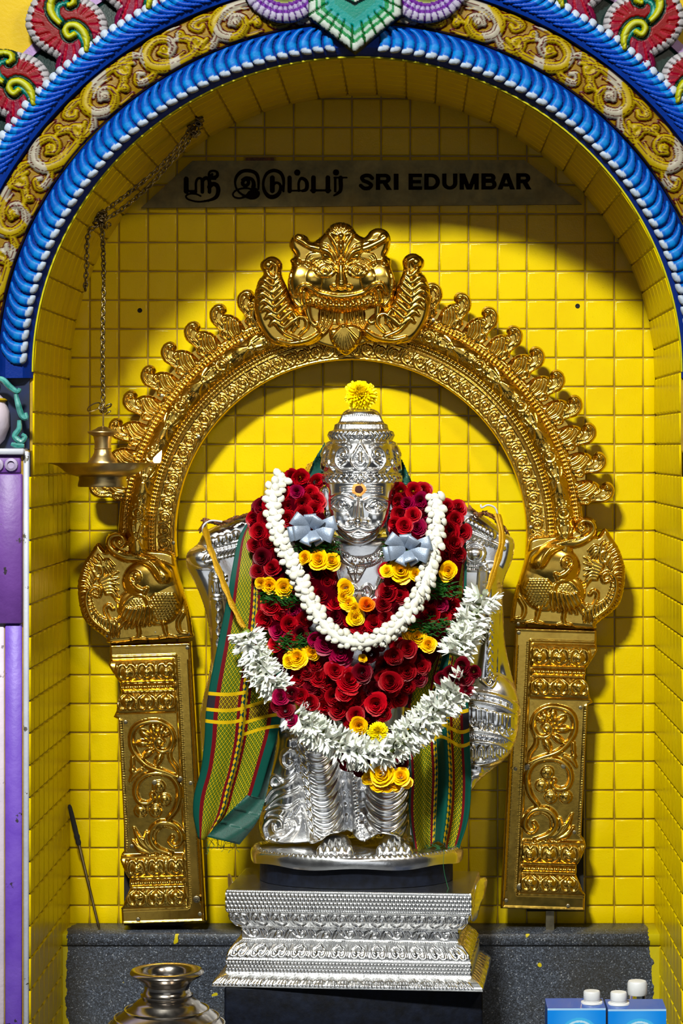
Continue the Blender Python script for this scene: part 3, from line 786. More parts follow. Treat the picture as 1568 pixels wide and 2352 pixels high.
# ---------------------------------------------------------------- brass prabhavali: arch, crest leaves, lion face, birds, pillars
YA = -0.065
AC = (806.0, 1230.0)
arch = empty('brass_arch', W(806, 2115, YA), 'embossed brass arch with a fanged lion face at its crown, framing the statue', 'arch')
RM = 478.0
t0, t1 = math.radians(-7), math.radians(187)
ar = Relief(t0*RM, 402, t1*RM, 534, 1.75)
X, Y = ar.X, ar.Y
prof = np.interp(Y, [402, 406, 410, 444, 448, 463, 466, 512, 516, 529, 531, 534], [2, 8, 9, 9, 8, 9, 9, 9, 8, 8, 7, 2])
tor = 25*np.sqrt(np.clip(1-((Y-489)/25.0)**2, 0, 1))
ar.H = prof+tor
def rowbeads(rad, gap, r, h, stretch=1.0):
    n = int((t1-t0)*RM/gap)
    for i in range(n): ar.dome(t0*RM+(i+.5)*gap, rad, r*stretch, r, h)
rowbeads(456, 9.2, 4.6, 5, 1.05); rowbeads(522, 8.6, 4.2, 5, 0.95)
ar.stroke([(t0*RM, 447), (t1*RM, 447)], 2.2, 3); ar.stroke([(t0*RM, 464.5), (t1*RM, 464.5)], 2.0, 3)
ar.stroke([(t0*RM, 514.5), (t1*RM, 514.5)], 2.0, 3); ar.stroke([(t0*RM, 405), (t1*RM, 405)], 2.6, 4)
# running scroll on the inner strip
n = int((t1-t0)*RM/34)
for i in range(n):
    s0 = t0*RM+(i+.5)*34; sg = 1 if s0 < PI/2*RM else -1
    q = lambda P: [(s0+sg*x, y) for x, y in P]
    ar.dome(s0, 428, 4, 4, 5); ar.ring(s0, 428, 9, 2.2, 4)
    ar.stroke(q([(-20, 412), (-8, 412), (4, 414), (14, 422), (15, 432), (8, 440)]), [2, 3, 2], 4.5)
    ar.stroke(q([(-16, 442), (-12, 430), (-8, 420), (2, 417)]), [2.5, 2], 3.5)
    ar.stroke(q([(-22, 436), (-18, 424), (-12, 416)]), [2, 2], 3)
ar.flush()
# medallions and feathers on the torus
for sg in (1, -1):
    for k in range(-1, 5):
        a = math.radians(68.6-15.6*k); a = a if sg == 1 else PI-a
        if a < t0 or a > t1 or abs(a-PI/2) < 0.2: continue
        s0 = a*RM; z = 489
        q = lambda P: [(s0-sg*x, z+y) for x, y in P]
        ar.dome(s0, z, 8, 9, 6); ar.ring(s0, z, 12.5, 2.5, 4)
        for j in range(14):
            w = 2*PI*j/14; ar.dome(s0+20*math.cos(w), z+21*math.sin(w), 2.6, 2.6, 3.5)
            if j % 2: ar.dome(s0+26*math.cos(w), z+26*math.sin(w)*.9, 2.0, 2.0, 2.5)
        for j, (dy) in enumerate((-22, -15, -8, -2, 4, 10, 17, 23)):
            ar.stroke(q([(62, dy*0.15), (78, dy*0.45), (98-abs(dy)*.5, dy)]), [2.2, 3.6, 1.4], 3.4)
        for dy in (-20, -10, 10, 20):
            ar.stroke(q([(30, dy), (44, dy*.75), (58, dy*.2)]), [3, 3.2, 1.6], 3.0)
        ar.stroke(q([(60, -22), (52, -10), (46, 0), (52, 10), (60, 22)]), [2, 2.4, 2], 3)
ar.flush()
ka = sc(YA)
def amap(s, r, h):
    a = s/RM
    return ((AC[0]+r*np.cos(a)-VX)*ka, YA-h*ka, Z0-(AC[1]-r*np.sin(a)-VY)*ka)
me = ar.mesh('arch_band', amap, M['brass'], -22); bm_fix(me)
adopt(ob('arch_band', me), arch)

# crest leaf, curling towards the apex
lo = [(-19, -6), (-27, 8), (-31, 20), (-25, 30), (-27, 42), (-31, 56), (-28, 71), (-17, 83), (-2, 87), (11, 82), (16, 71), (12, 61), (5, 58), (15, 52), (24, 41), (29, 26), (29, 10), (27, -6)]
lf = Relief(-36, -10, 34, 92, 1.5, lo); lf.pillow(13, 12)
lf.stroke([(-22, 30), (-25, 45), (-26, 60), (-20, 74), (-8, 81), (5, 78), (9, 70), (3, 66)], [4, 5, 5.5, 5, 4], 7)
lf.dome(2, 71, 8, 7, 9)
lf.stroke([(-12, 38), (-17, 50), (-16, 62), (-9, 69)], [1.6, 2.2, 1.6], 3)
lf.stroke([(-6, 4), (-8, 22), (2, 40), (10, 48)], [3, 5, 2], 5)
lf.stroke([(4, 2), (6, 20), (15, 36), (20, 40)], [3, 5, 2], 5)
lf.stroke([(14, 0), (18, 16), (24, 28)], [3, 4.5, 2], 5)
lf.stroke([(-22, 6), (-26, 16), (-22, 25), (-14, 22), (-14, 10)], [3, 4, 3], 6)
lf.stroke([(-8, 40), (-5, 50), (2, 54), (6, 48), (0, 44)], [2, 3, 2], 4)
lf.beads([(20, 8), (22, 24), (17, 38), (8, 50)], 4.5, 2, 2.5)
lf.flush()
LF = {}
for sg in (1, -1):
    LF[sg] = lf.mesh('crest_leaf', lambda x, y, h, sg=sg: (sg*x*ka, -h*ka, y*ka), M['brass'], -14); bm_fix(LF[sg])
for sg in (1, -1):
    for k in range(10):
        if sg == 1: a = PI-math.radians(11.5+6.9*k)          # left half, curl to the right
        else: a = math.radians(10.4+6.85*k)
        rad = 527
        p = Vector(((AC[0]+rad*math.cos(a)-VX)*ka, YA+0.002, Z0-(AC[1]-rad*math.sin(a)-VY)*ka))
        o = ob('crest_leaf', LF[sg]); adopt(o, arch); o.location = p; o.rotation_euler = (0, -(a-PI/2), 0)
        o.scale = (1, R.uniform(.9, 1.1), R.uniform(.97, 1.03))
# thin plate behind the crest leaves
V = []; F = []
for i in range(81):
    a = math.radians(9+162*i/80)
    for rad, y in ((528, YA+.004), (556+4*math.sin(i*2.2), YA+.004), (556+4*math.sin(i*2.2), YA+.012), (528, YA+.012)):
        V.append(((AC[0]+rad*math.cos(a)-VX)*ka, y, Z0-(AC[1]-rad*math.sin(a)-VY)*ka))
for i in range(80):
    for k in range(4): F.append((i*4+k, i*4+(k+1) % 4, i*4+4+(k+1) % 4, i*4+4+k))
q = MB(); q.add(V, F); q.build('crest_plate', M['brass'], arch)

# ---- lion face
YK = YA-0.030
zf = crop(560, 480, 3.267)
face_out = [(783, 511), (806, 519), (820, 538), (838, 545), (850, 531), (868, 524), (888, 531), (897, 550), (893, 574), (888, 588), (898, 598), (897, 612), (906, 640), (908, 670), (899, 700), (886, 722), (874, 712), (868, 706), (840, 712), (785, 720), (735, 712), (714, 706), (704, 716), (690, 722), (675, 702), (664, 676), (662, 642), (670, 612), (666, 598), (676, 588), (668, 575), (664, 560), (672, 543), (690, 537), (706, 545), (716, 557), (735, 545), (750, 530), (763, 516)]
k = Relief(656, 505, 914, 730, 1.6, face_out); k.pillow(22, 16)
k.dome(694, 644, 50, 44, 17, 0, 1.7); k.dome(876, 642, 50, 44, 17, 0, 1.7); k.flush(); k.dome(784, 640, 80, 48, 14, 0, 1.5); k.dome(784, 560, 50, 60, 10); k.flush()
for ex in (748, 822):
    k.dome(ex, 623, 25, 18, 11, 0, 1.2); k.flush(); k.stroke([(ex-24, 626), (ex-8, 637), (ex+8, 637), (ex+24, 626)], 2.2, 4); k.ring(ex, 624, 10, 2.5, 3); k.dome(ex, 624, 5, 5, 7); k.flush()
for j in range(4):
    s = 24+5*j
    for ex, sg in ((748, -1), (822, 1)):
        k.stroke([(ex-sg*s*.9, 622-2*j), (ex-sg*s*.5, 612-5*j), (ex, 606-5.5*j), (ex+sg*s*.55, 611-5*j), (ex+sg*s*1.0, 622-4*j)], [2, 2.6, 1.6], 4)
k.stroke([(784, 598), (784, 625), (785, 650)], [6, 8, 13], 16); k.dome(785, 656, 14, 11, 20); k.dome(768, 661, 9, 7, 12); k.dome(802, 661, 9, 7, 12)
lip = [(686, 676), (690, 664), (705, 659), (731, 675), (758, 682), (784, 685), (812, 682), (838, 674), (864, 657), (878, 657), (886, 674)]
k.stroke(lip, [6, 7, 7, 7, 6], 15)
for j, x in enumerate(np.linspace(714, 858, 12)):
    yy = 693+8*(1-((x-785)/72)**2); k.dome(x, yy+5, 6.2, 13, 15, 0, .6)
for P in ([(700, 676), (700, 694), (706, 712)], [(869, 672), (872, 692), (866, 708)]): k.stroke(P, [9, 8, 5], 16)
for sg, fx in ((1, lambda x: x), (-1, lambda x: 1568-x)):
    q = lambda P: [(fx(x), y) for x, y in P]
    k.stroke(q([(772, 606), (756, 582), (722, 570), (694, 556), (682, 548), (686, 543), (693, 548)]), [4, 8, 9, 8, 6], 12)
    for j in range(5): k.stroke(q([(766-7*j, 596-3*j), (744-8*j, 592-1*j), (722-5*j, 596+j*3)]), [3, 4.5, 2], 6)
    for j in range(6): k.stroke(q([(762-9*j, 580-3*j), (750-11*j, 566-2.4*j), (734-9*j, 562-2*j)]), [2.5, 4, 2], 5)
    k.stroke(q([(780, 590), (772, 565), (760, 545), (752, 536)]), [4, 6, 4], 9)
    k.dome(*q([(684, 604)])[0], 9, 9, 9); k.dome(*q([(711, 609)])[0], 7, 7, 7)
    k.stroke(q([(668, 630), (664, 655), (674, 690), (688, 706)]), [3, 5, 4], 5)
for j in range(7):
    w = (j-3)/3.0*1.2; k.stroke([(784+6*math.sin(w), 546-6*math.cos(w)), (784+30*math.sin(w), 545-28*math.cos(w))], [2.5, 5], 8)
k.dome(784, 546, 9, 9, 12); k.dome(784, 569, 12, 17, 11); k.flush(); k.dome(784, 571, 6, 10, 5); k.dome(784, 604, 7, 7, 9)
k.flush()
me = k.mesh('lion_face', planar(YK), M['brass'], -26); bm_fix(me); face = adopt(ob('lion_face', me), arch)
for P in ([(704, 700), (708, 722), (715, 740), (724, 748), (729, 742)], [(868, 698), (866, 722), (860, 738), (850, 742), (846, 735)]):
    q = MB(); pts = [W(x, y, YK-0.012) for x, y in spline(P, 2.5)]; n_ = len(pts)
    q.tube(pts, [0.0062-0.0026*i/(n_-1) for i in range(n_)], 10); q.build('fang', M['brass'], face)
# throat plate with tongue bands
th_out = [(700, 700), (870, 700), (880, 740), (862, 772), (830, 792), (785, 800), (740, 792), (708, 772), (690, 740)]
k = Relief(684, 694, 886, 806, 1.7, th_out); k.pillow(6, 6)
for sg, fx in ((1, lambda x: x), (-1, lambda x: 1570-x)):
    for j in range(4):
        o = 7*j; k.stroke([(fx(x), y) for x, y in [(766-o*1.4, 704), (763-o*1.3, 735), (748-o, 762-o*.5), (722-o*.4, 780-o), (694+o*.2, 770-o)]], [3, 4, 4, 3], 7)
k.stroke([(776, 704), (776, 742)], 4, 8); k.stroke([(794, 704), (794, 742)], 4, 8); k.flush()
me = k.mesh('throat_plate', planar(YA-0.020), M['brass'], -16); bm_fix(me); adopt(ob('throat_plate', me), arch)
fan = zf([(690, 890), (735, 862), (770, 868), (830, 868), (885, 900), (890, 960), (862, 1020), (820, 1062), (768, 1100), (705, 1062), (655, 1000), (638, 940), (650, 900)])
k = Relief(746, 738, 842, 824, 1.5, fan); k.pillow(12, 10)
for j in range(9):
    w = (j-4)/4.0*1.0; k.stroke([(789+4*math.sin(w), 750+2*math.cos(w)), (790+20*math.sin(w), 752+26*math.cos(w)), (792+34*math.sin(w), 752+52*math.cos(w))], [2.2, 4, 4.5], 6)
k.dome(789, 748, 8, 6, 9); k.flush()
me = k.mesh('shell_pendant', planar(YA-0.034), M['brass'], -14); bm_fix(me); adopt(ob('shell_pendant', me), arch)
# side plumes
pl_out = [(604, 598), (620, 589), (636, 592), (648, 606), (646, 624), (650, 640), (660, 662), (668, 690), (684, 714), (702, 720), (724, 736), (735, 752), (742, 772), (722, 790), (690, 797), (655, 798), (625, 790), (604, 768), (589, 738), (583, 702), (586, 668), (596, 642), (606, 630), (599, 618), (598, 606)]
k = Relief(578, 584, 748, 802, 1.6, pl_out); k.pillow(18, 16)
mid = zf([(205, 400), (248, 440), (235, 560), (205, 680), (225, 810), (300, 925), (420, 985)])
k.stroke(mid, [4, 5, 6, 6, 5], 9); k.beads(mid, 5, 2.4, 3)
k.dome(617, 611, 11, 12, 12)
for j in range(8):
    t = j/7; y0 = 640+t*112; x0 = 626-8*math.sin(t*3)+t*t*24
    k.stroke([(x0, y0), (x0-18, y0-12), (x0-36+t*8, y0-4)], [6, 9, 3], 10)
    k.stroke([(x0+6, y0+2), (x0+22, y0-12), (x0+34, y0-32+t*12)], [6, 8, 3], 10)
k.stroke([(690, 770), (705, 752), (704, 734), (690, 728), (678, 738), (684, 750)], [4, 6, 5, 4], 9)
k.stroke([(640, 782), (670, 790), (705, 784), (735, 766)], [4, 7, 6], 9)
k.stroke([(672, 762), (682, 742), (676, 722), (664, 716)], [4, 6, 3], 8)
k.flush()
for sg in (1, -1):
    me = k.mesh('side_plume', planar(YA-0.030, 0, 0 if sg == 1 else -7, None if sg == 1 else 1572), M['brass'], -24); bm_fix(me); adopt(ob('side_plume', me), arch)

# ---- birds at the springing
zb = crop(0, 840, 3.409)
bird_out = zb([(840, 1330), (880, 1300), (940, 1293), (990, 1325), (1015, 1390), (1080, 1425), (1200, 1440), (1300, 1450), (1360, 1480), (1380, 1560), (1400, 1650), (1440, 1780), (1480, 1920), (1505, 2090), (1500, 2125), (1300, 2140), (1100, 2152), (850, 2172), (838, 2140), (780, 2092), (700, 2030), (648, 1960), (620, 1850), (610, 1720), (625, 1640), (660, 1540), (715, 1455), (765, 1385), (805, 1430), (830, 1450), (826, 1400)])
k = Relief(174, 1212, 446, 1482, 1.7, bird_out); k.pillow(14, 10)
k.dome(350, 1335, 66, 52, 20); k.dome(372, 1375, 50, 62, 18, 0.3); k.dome(318, 1395, 48, 42, 14, 0.4); k.flush()
B = lambda P, r, h: k.stroke(zb(P), r, h)
B([(1290, 1640), (1200, 1540), (1090, 1500), (980, 1490), (890, 1440), (860, 1380), (890, 1330), (950, 1325), (985, 1370), (960, 1400), (930, 1380)], [18, 15, 13, 12, 10, 8, 7, 6], 16)
k.dome(*zb([(940, 1375)])[0], 9, 9, 16)
k.flush(); k.beads(zb([(930, 1440), (1050, 1475), (1180, 1520), (1255, 1600), (1285, 1680), (1330, 1690), (1360, 1650)]), 4.2, 2.3, 3.5); k.flush()
c = zb([(1070, 1648)])[0]; k.ring(c[0], c[1], 12, 3, 7); k.dome(c[0], c[1], 8, 8, 11)
B([(1050, 1700), (1090, 1740), (1130, 1755), (1160, 1740)], [5, 7, 5], 8); k.dome(*zb([(1140, 1760)])[0], 7, 9, 8)
# wing: scaled shoulder and long feathers
k.stroke(zb([(980, 1870), (1030, 1810), (1100, 1790), (1160, 1820), (1180, 1880)]), [4, 5, 4], 6)
for a in range(6):
    for b_ in range(7):
        x, y = 1010+b_*25+(a % 2)*12, 1825+a*17
        if (x-1085)**2/95**2+(y-1860)**2/60**2 < 1: k.dome(*zb([(x, y)])[0], 4.4, 3.6, 3.2)
for j in range(7):
    B([(1000+32*j, 1890+10*math.sin(j)), (960+38*j, 1960), (900+46*j, 2050-abs(j-2)*6)], [5, 6, 3], 8)
for a in range(10):
    for b_ in range(8):
        x, y = 1200+b_*27-(a*3)+(a % 2)*13.5, 1790+a*21
        if (x-1290)**2/110**2+(y-1880)**2/120**2 < 1: k.dome(*zb([(x, y)])[0], 4.6, 4.2, 3.4)
# legs
B([(1090, 2040), (1095, 2090), (1085, 2125), (1040, 2140)], [5, 4, 4], 8); B([(1085, 2125), (1150, 2140)], [4, 3], 7)
B([(1290, 2010), (1300, 2070), (1310, 2110), (1260, 2130)], [6, 4, 4], 8); B([(1310, 2110), (1390, 2125)], [4, 3], 7)
B([(1440, 1930), (1400, 2010), (1420, 2080), (1470, 2090)], [5, 5, 3], 6)
# tail fan
for j in range(22):
    a = math.radians(-68+j*8.2)                       # rim feathers around the tail
    cx, cy = 255, 1365; R1 = 74+6*math.sin(j*.3); r2 = 46
    p1 = (cx-R1*math.cos(a)*0.98, cy+(R1+22)*math.sin(a)*1.02); p0 = (cx-r2*math.cos(a), cy+(r2+12)*math.sin(a))
    k.stroke([p0, ((p0[0]+p1[0])/2+3, (p0[1]+p1[1])/2-4), p1], [3.5, 5.2, 2.4], 7)
B([(850, 2080), (740, 1990), (690, 1880), (690, 1780), (740, 1730), (790, 1750), (780, 1800), (745, 1790)], [5, 6, 6, 5, 4], 9)
B([(900, 2040), (850, 1960), (830, 1900), (860, 1870), (890, 1900)], [4, 5, 4], 7)
B([(760, 1560), (800, 1580), (810, 1630), (770, 1650), (745, 1610)], [4, 6, 5, 4], 8)
for j in range(6): B([(790+10*j, 1680+20*j), (850+8*j, 1650+26*j), (930, 1610+48*j)], [4, 5, 1.8], 7)
for j in range(4): B([(780, 1560-30*j+60), (840, 1520+22*j), (900-10*j, 1560+24*j)], [3, 4.5, 2], 6)
k.flush()
for sg in (1, -1):
    me = k.mesh('bird_panel', planar(YA-0.008, 0, 0 if sg == 1 else -33, None if sg == 1 else 1614), M['brass'], -20); bm_fix(me); adopt(ob('bird_panel', me), arch)

# ---- pillars
def loc(P):                                         # crop of the left pillar -> straightened sheet coordinates
    out = []
    for cx, cy in P:
        px, py = 220+cx/3.36, 1440+cy/3.36; v = py-1480+6*(px-253)/190; out.append((px-253-v/640*32, v))
    return out
po = [(0, 0), (186, 0), (188, 320), (188, 642), (-4, 642), (-4, 604), (2, 598), (10, 578), (19, 560), (20, 540), (9, 515), (1, 492), (3, 480), (12, 470), (12, 172), (0, 166), (10, 150), (14, 126), (22, 112), (21, 92), (14, 76), (2, 56), (-3, 46), (-1, 32)]
k = Relief(-8, -4, 192, 646, 1.9, po, smooth=False); k.pillow(5, 4)
def band(v0, v1, h, u0=-10, u1=146, convex=True):
    m_ = (k.Y > v0) & (k.Y < v1) & (k.X < u1); t = (k.Y-v0)/(v1-v0)
    k.H[m_] += (h*np.sqrt(np.clip(1-(2*t-1)**2, 0, 1)))[m_]
band(34, 88, 16); band(90, 108, 11); band(108, 160, 16); band(482, 536, 16); band(538, 556, 11); band(556, 606, 16)
for (v0, v1, up) in ((42, 84, 1), (112, 150, -1), (490, 532, 1), (560, 598, -1)):
    for j in range(3):
        u = 34+j*45+(4 if up == 1 else 0); mid_ = (v0+v1)/2; hh = (v1-v0)/2
        f = (lambda P: [(u+x*1.15, mid_+up*y*hh/19) for x, y in P])
        k.stroke(f([(-4, 18), (-17, 6), (-15, -12), (-5, -16), (0, -8), (5, -16), (15, -12), (17, 6), (4, 18)]), [2, 3.2, 3.2, 2.4, 3.2, 3.2, 2], 5)
        k.dome(*f([(0, 3)])[0], 11, 11, 7); k.stroke(f([(-9, 14), (-10, 2), (-5, -6)]), 2, 3.5); k.stroke(f([(9, 14), (10, 2), (5, -6)]), 2, 3.5)
        k.stroke(f([(-21, 18), (-22, 0), (-19, -16)]), 2, 3)
for v in (98, 547):
    for j in range(12): k.dome(24+j*10.3, v, 5, 5, 4)
def bl(P, r=2.2, h=3.5): k.stroke(P, r, h)
bl([(2, 3), (184, 3), (184, 639), (0, 639)]) if False else None
for P in ([(3, 4), (183, 4)], [(4, 28), (150, 28), (150, 604)], [(183, 4), (184, 638)], [(-2, 608), (150, 608)], [(-1, 638), (184, 638)], [(14, 172), (14, 470)]):
    k.stroke(P, 2.4, 3.6, straight=False) if len(P) == 2 else [k.stroke([P[i], P[i+1]], 2.4, 3.6) for i in range(len(P)-1)]
k.beads([(18, 172), (18, 470)], 5.5, 2.4, 3); k.beads([(156, 30), (156, 600)], 5, 1.8, 2); k.beads([(180, 40), (180, 600)], 5, 2, 2.2)
S = lambda P, r, h: k.stroke(loc(P), r, h)
S([(640, 1150), (540, 1110), (400, 1060), (305, 960), (278, 860), (310, 770), (400, 728), (500, 728), (578, 780), (602, 860), (578, 930), (520, 955), (470, 930), (460, 880), (495, 850), (525, 875)], [4, 6, 6.5, 6.5, 6, 6, 5], 10)
k.dome(*loc([(495, 890)])[0], 9, 9, 11)
for cx, cy, an, L in ((390, 825, .7, 17), (370, 893, .1, 17), (408, 968, -.6, 17), (452, 785, 1.4, 15), (510, 795, 2.0, 12), (545, 815, 2.5, 10), (490, 1015, -1.1, 18)):
    k.dome(*loc([(cx, cy)])[0], L, 8.5, 11, an)
S([(640, 1150), (625, 1080), (585, 1020), (575, 970), (600, 920)], [3, 5, 5, 2], 8)
S([(560, 1480), (630, 1380), (648, 1250), (595, 1155), (500, 1122), (400, 1132), (330, 1190), (312, 1270), (340, 1338), (400, 1352), (448, 1325), (440, 1285)], [5, 7, 7, 6, 6, 6, 6, 6], 10)
for cx, cy in ((490, 1225), (535, 1325), (465, 1412), (350, 1412)): k.dome(*loc([(cx, cy)])[0], 13, 13, 9); k.ring(*loc([(cx, cy)])[0], 12, 2.5, 7)
S([(290, 1000), (290, 1060), (280, 1110)], [4, 5, 2], 7); S([(270, 1180), (300, 1130), (360, 1090)], [3, 6, 3], 7); k.dome(*loc([(290, 1100)])[0], 7, 7, 8)
S([(590, 1740), (480, 1700), (430, 1630), (445, 1550), (510, 1505), (600, 1515), (655, 1570), (665, 1640), (620, 1680), (578, 1650), (595, 1610)], [5, 7, 8, 8, 7, 6, 5], 10)
S([(480, 1720), (460, 1640), (470, 1570), (530, 1530), (600, 1550)], [2, 3, 2], 6)
for P in ([(440, 1730), (350, 1650), (300, 1540)], [(450, 1730), (390, 1650), (395, 1570)], [(420, 1735), (340, 1700), (290, 1640)], [(500, 1735), (420, 1690), (360, 1620)]): S(P, [4, 8, 2], 8)
k.flush()
for sg in (1, -1):
    def pm(u, v, h, sg=sg):
        px = 253+u+v/640*32; py = 1480+v-6*u/190; kk = sc(YA)
        if sg == -1: px = 1614-px+8; py = 1446+(py-1480)*1.005
        return ((px-VX)*kk, YA-0.004-h*kk, Z0-(py-VY)*kk)
    me = k.mesh('pillar_panel', pm, M['brass'], -26); bm_fix(me); pn = adopt(ob('pillar_panel', me), arch)
    bolts = [(105, 596, 8), (170, 588, 9), (88, 318, 7), (146, 312, 7)] if sg == 1 else [(100, 586, 9), (146, 590, 9), (60, 312, 7), (142, 318, 9)]
    screws = [(178, 12, 5), (28, 178, 5), (170, 322, 5), (28, 462, 5), (176, 622, 5), (34, 630, 5)]
    for (u, v, r) in bolts+screws:
        c = pm(u, v, 9); q = MB(); r_ = r*ka*.9
        q.lathe([(r_, 0), (r_*1.0, r_*.3), (r_*.75, r_*.42), (r_*.62, r_*.42), (r_*.55, r_*.75), (r_*.3, r_*.78), (r_*.28, r_*.55), (0.0001, r_*.55)], (0, 0, 0), 12)
        o = q.build('bolt' if r > 5 else 'screw', M['bolt'], None); o.rotation_euler = (PI/2, 0, 0); adopt(o, pn); o.location = c
for (px, py) in ((246, 1262+200-2), (262, 1465), (357, 1452), (432, 1456), (398, 1247), (456, 1003), (372, 909), (555, 782), (1190, 1433), (1356, 1431), (1219, 1211), (1160, 958), (995, 735)):
    q = MB(); r_ = 4.5*ka; q.lathe([(r_, 0), (r_*.9, r_*.5), (r_*.4, r_*.7), (0.0001, r_*.7)], (0, 0, 0), 10)
    o = q.build('screw', M['bolt'], None); o.rotation_euler = (PI/2, 0, 0); adopt(o, arch); o.location = W(px, py, YA-0.016)
# feet: stand-off peg under the right pillar, battens behind both
q = MB(); a = W(1262, 2090, -0.05); q.box(a.x-.007, a.x+.007, -.06, -.045, ZB, a.z); q.build('stand_peg', M['bolt'], arch, False)
for xa, xb, ya, yb in ((276, 424, 1500, 2120), (1196, 1338, 1460, 2088)):
    q = MB(); p0 = W(xa+12, yb, -.03); p1 = W(xb, ya, -.03); q.box(p0.x, p1.x, YA+.014, -.003, max(p0.z, ZB+.0005), p1.z); q.build('batten', M['hole'], arch, False)
# ---------------------------------------------------------------- black block, silver plinth, statue
PCX, PCY = 812.0, -0.236
kp = sc(-0.33); pxw = wx(PCX, -0.33)
ZP0, ZP1 = wz(2263, -0.33), wz(2046, -0.33)
blk = empty('pedestal_block', (pxw, PCY, ZSH), 'black rough stone block under the silver plinth', 'pedestal')
q = MB(); a = 296*kp; q.box(pxw-a, pxw+a, PCY-0.106, -0.0955, ZSH, ZP0-0.0004)
o = bevel(q.build('stone_block', M['black_block'] if 'black_block' in M else M['black_stone'], blk, False), 0.004, 2)

plinth = empty('silver_plinth', (pxw, PCY, ZP0), 'embossed silver plinth with lotus mouldings under the statue', 'plinth')
plinth.rotation_euler = (0, 0, math.radians(-5))
pv = [2046, 2050, 2094, 2097, 2100, 2116, 2132, 2136, 2139, 2164, 2167, 2172, 2186, 2198, 2202, 2205, 2235, 2238, 2246, 2256, 2263]
pa = [281, 283, 283, 281, 277, 274, 262, 254, 250, 250, 255, 262, 274, 281, 279, 282, 282, 288, 300, 309, 311]
def plinth_side(width):
    k = Relief(-width, 2046, width, 2263, 1.8)
    X, Y = k.X, k.Y
    # lattice bands
    for (v0, v1, p) in ((2053, 2090, 9.0), (2210, 2233, 8.0)):
        n = int(2*width/p)+1
        for r_, v in enumerate(np.arange(v0+p/2, v1, p)):
            for j in range(n): k.dome(-width+(j+(r_ % 2)*.5)*p, v, p*.46, p*.46, 3.6)
    for v in (2049, 2093, 2137, 2166, 2206):
        n = int(2*width/5.6)
        for j in range(n): k.dome(-width+(j+.5)*5.6, v, 2.5, 2.5, 3.2)
    for (v0, v1, up) in ((2100, 2134, 1), (2170, 2202, -1)):
        n = max(2, int(round(2*width/46))); p = 2*width/n
        for j in range(n):
            u = -width+(j+.5)*p; mid_ = (v0+v1)/2; hh = (v1-v0)/2; s = p/46
            f = lambda P: [(u+x*s, mid_+up*y*hh/18) for x, y in P]
            k.stroke(f([(-3, 16), (-16, 6), (-15, -10), (-6, -14), (0, -6), (6, -14), (15, -10), (16, 6), (3, 16)]), [2, 2.8, 2.8, 2.4, 2.8, 2.8, 2], 5)
            k.dome(*f([(0, 2)])[0], 7, 7, 6); k.stroke(f([(-9, 10), (-10, 0), (-4, -5)]), 1.8, 3); k.stroke(f([(9, 10), (10, 0), (4, -5)]), 1.8, 3)
            k.stroke(f([(-22, 15), (-22, 0), (-20, -15)]), 2.2, 4); k.dome(*f([(23, -10)])[0], 3, 4, 4)
    n = max(2, int(2*width/58)); p = 2*width/n
    for j in range(n):
        u = -width+(j+.5)*p; sg = 1 if j % 2 else -1
        f = lambda P: [(u+x*p/58, 2151+sg*y) for x, y in P]
        k.stroke(f([(-29, 8), (-14, -6), (2, -9), (12, -2), (8, 7), (-2, 6), (-2, -1)]), [1.6, 2.6, 2.6, 2.2], 5)
        for x in (-20, -8, 18, 25): k.stroke(f([(x, 9), (x+4, 2), (x+9, -8)]), [1.4, 2.6, 1.2], 4)
        k.dome(*f([(2, 0)])[0], 3.5, 3.5, 5)
    n = int(2*width/26)
    for j in range(n):
        u = -width+(j+.5)*26
        for x in (-9, -3, 3, 9): k.stroke([(u+x*.3, 2238), (u+x, 2246), (u+x*1.3, 2257)], [1.6, 2.8, 1.6], 4)
    k.L *= 0.68; k.flush(); return k
DEP = 148.0
def pl_map(face, width):
    def f(u, v, h):
        a = np.interp(v, pv, pa); t = u/width
        half = a if face in 'fb' else a-282+DEP
        out = (a-282+DEP if face in 'fb' else a)+h
        x, d = t*half, out
        z = (2263-v)*kp
        if face == 'f': return (x*kp, -d*kp, z)
        if face == 'b': return (-x*kp, d*kp, z)
        if face == 'r': return (d*kp, x*kp, z)
        return (-d*kp, -x*kp, z)
    return f
kf = plinth_side(282); ks = plinth_side(DEP)
for fc, kk_, wd_ in (('f', kf, 282), ('r', ks, DEP), ('l', ks, DEP)):
    me = kk_.mesh('plinth_face', pl_map(fc, wd_), M['silver']); bm_fix(me)
    if fc == 'f': pass
    ob('plinth_face', me, plinth)
q = MB(); a, d = 281*kp, DEP*kp; zt = (2263-2046)*kp
q.v = [(-a, -d, zt), (a, -d, zt), (a, d, zt), (-a, d, zt), (-a*1.09, -d*1.15, 0), (a*1.09, -d*1.15, 0), (a*.86, d*1.0, 0), (-a*.86, d*1.0, 0)]
q.v[2:4] = [(a, d, zt), (-a, d, zt)]; q.v += [(a*.86, d*.98, zt-.03), (-a*.86, d*.98, zt-.03)]
q.f = [(0, 1, 2, 3), (7, 6, 5, 4), (9, 8, 6, 7)]
top = q.build('plinth_top', M['silver'], None, False); top.parent = plinth
# turned-up sheet ears at the rear top corners
for s in (1, -1):
    r_ = Relief(0, 0, 46, 96, 2.4, [(2, 92), (6, 50), (14, 14), (26, 3), (40, 6), (44, 20), (38, 44), (26, 66), (16, 92)])
    r_.pillow(4, 4)
    for j in range(5): r_.stroke([(8+j*4, 88), (12+j*5, 50), (22+j*4, 12)], 1.6, 2)
    r_.flush()
    me = r_.mesh('corner_ear', lambda x, y, h, s=s: (s*(276+x*0.75)*kp, (-60+x*2.2-h)*kp, (217+12-y)*kp), M['silver'], -2); bm_fix(me)
    ob('corner_ear', me, plinth)

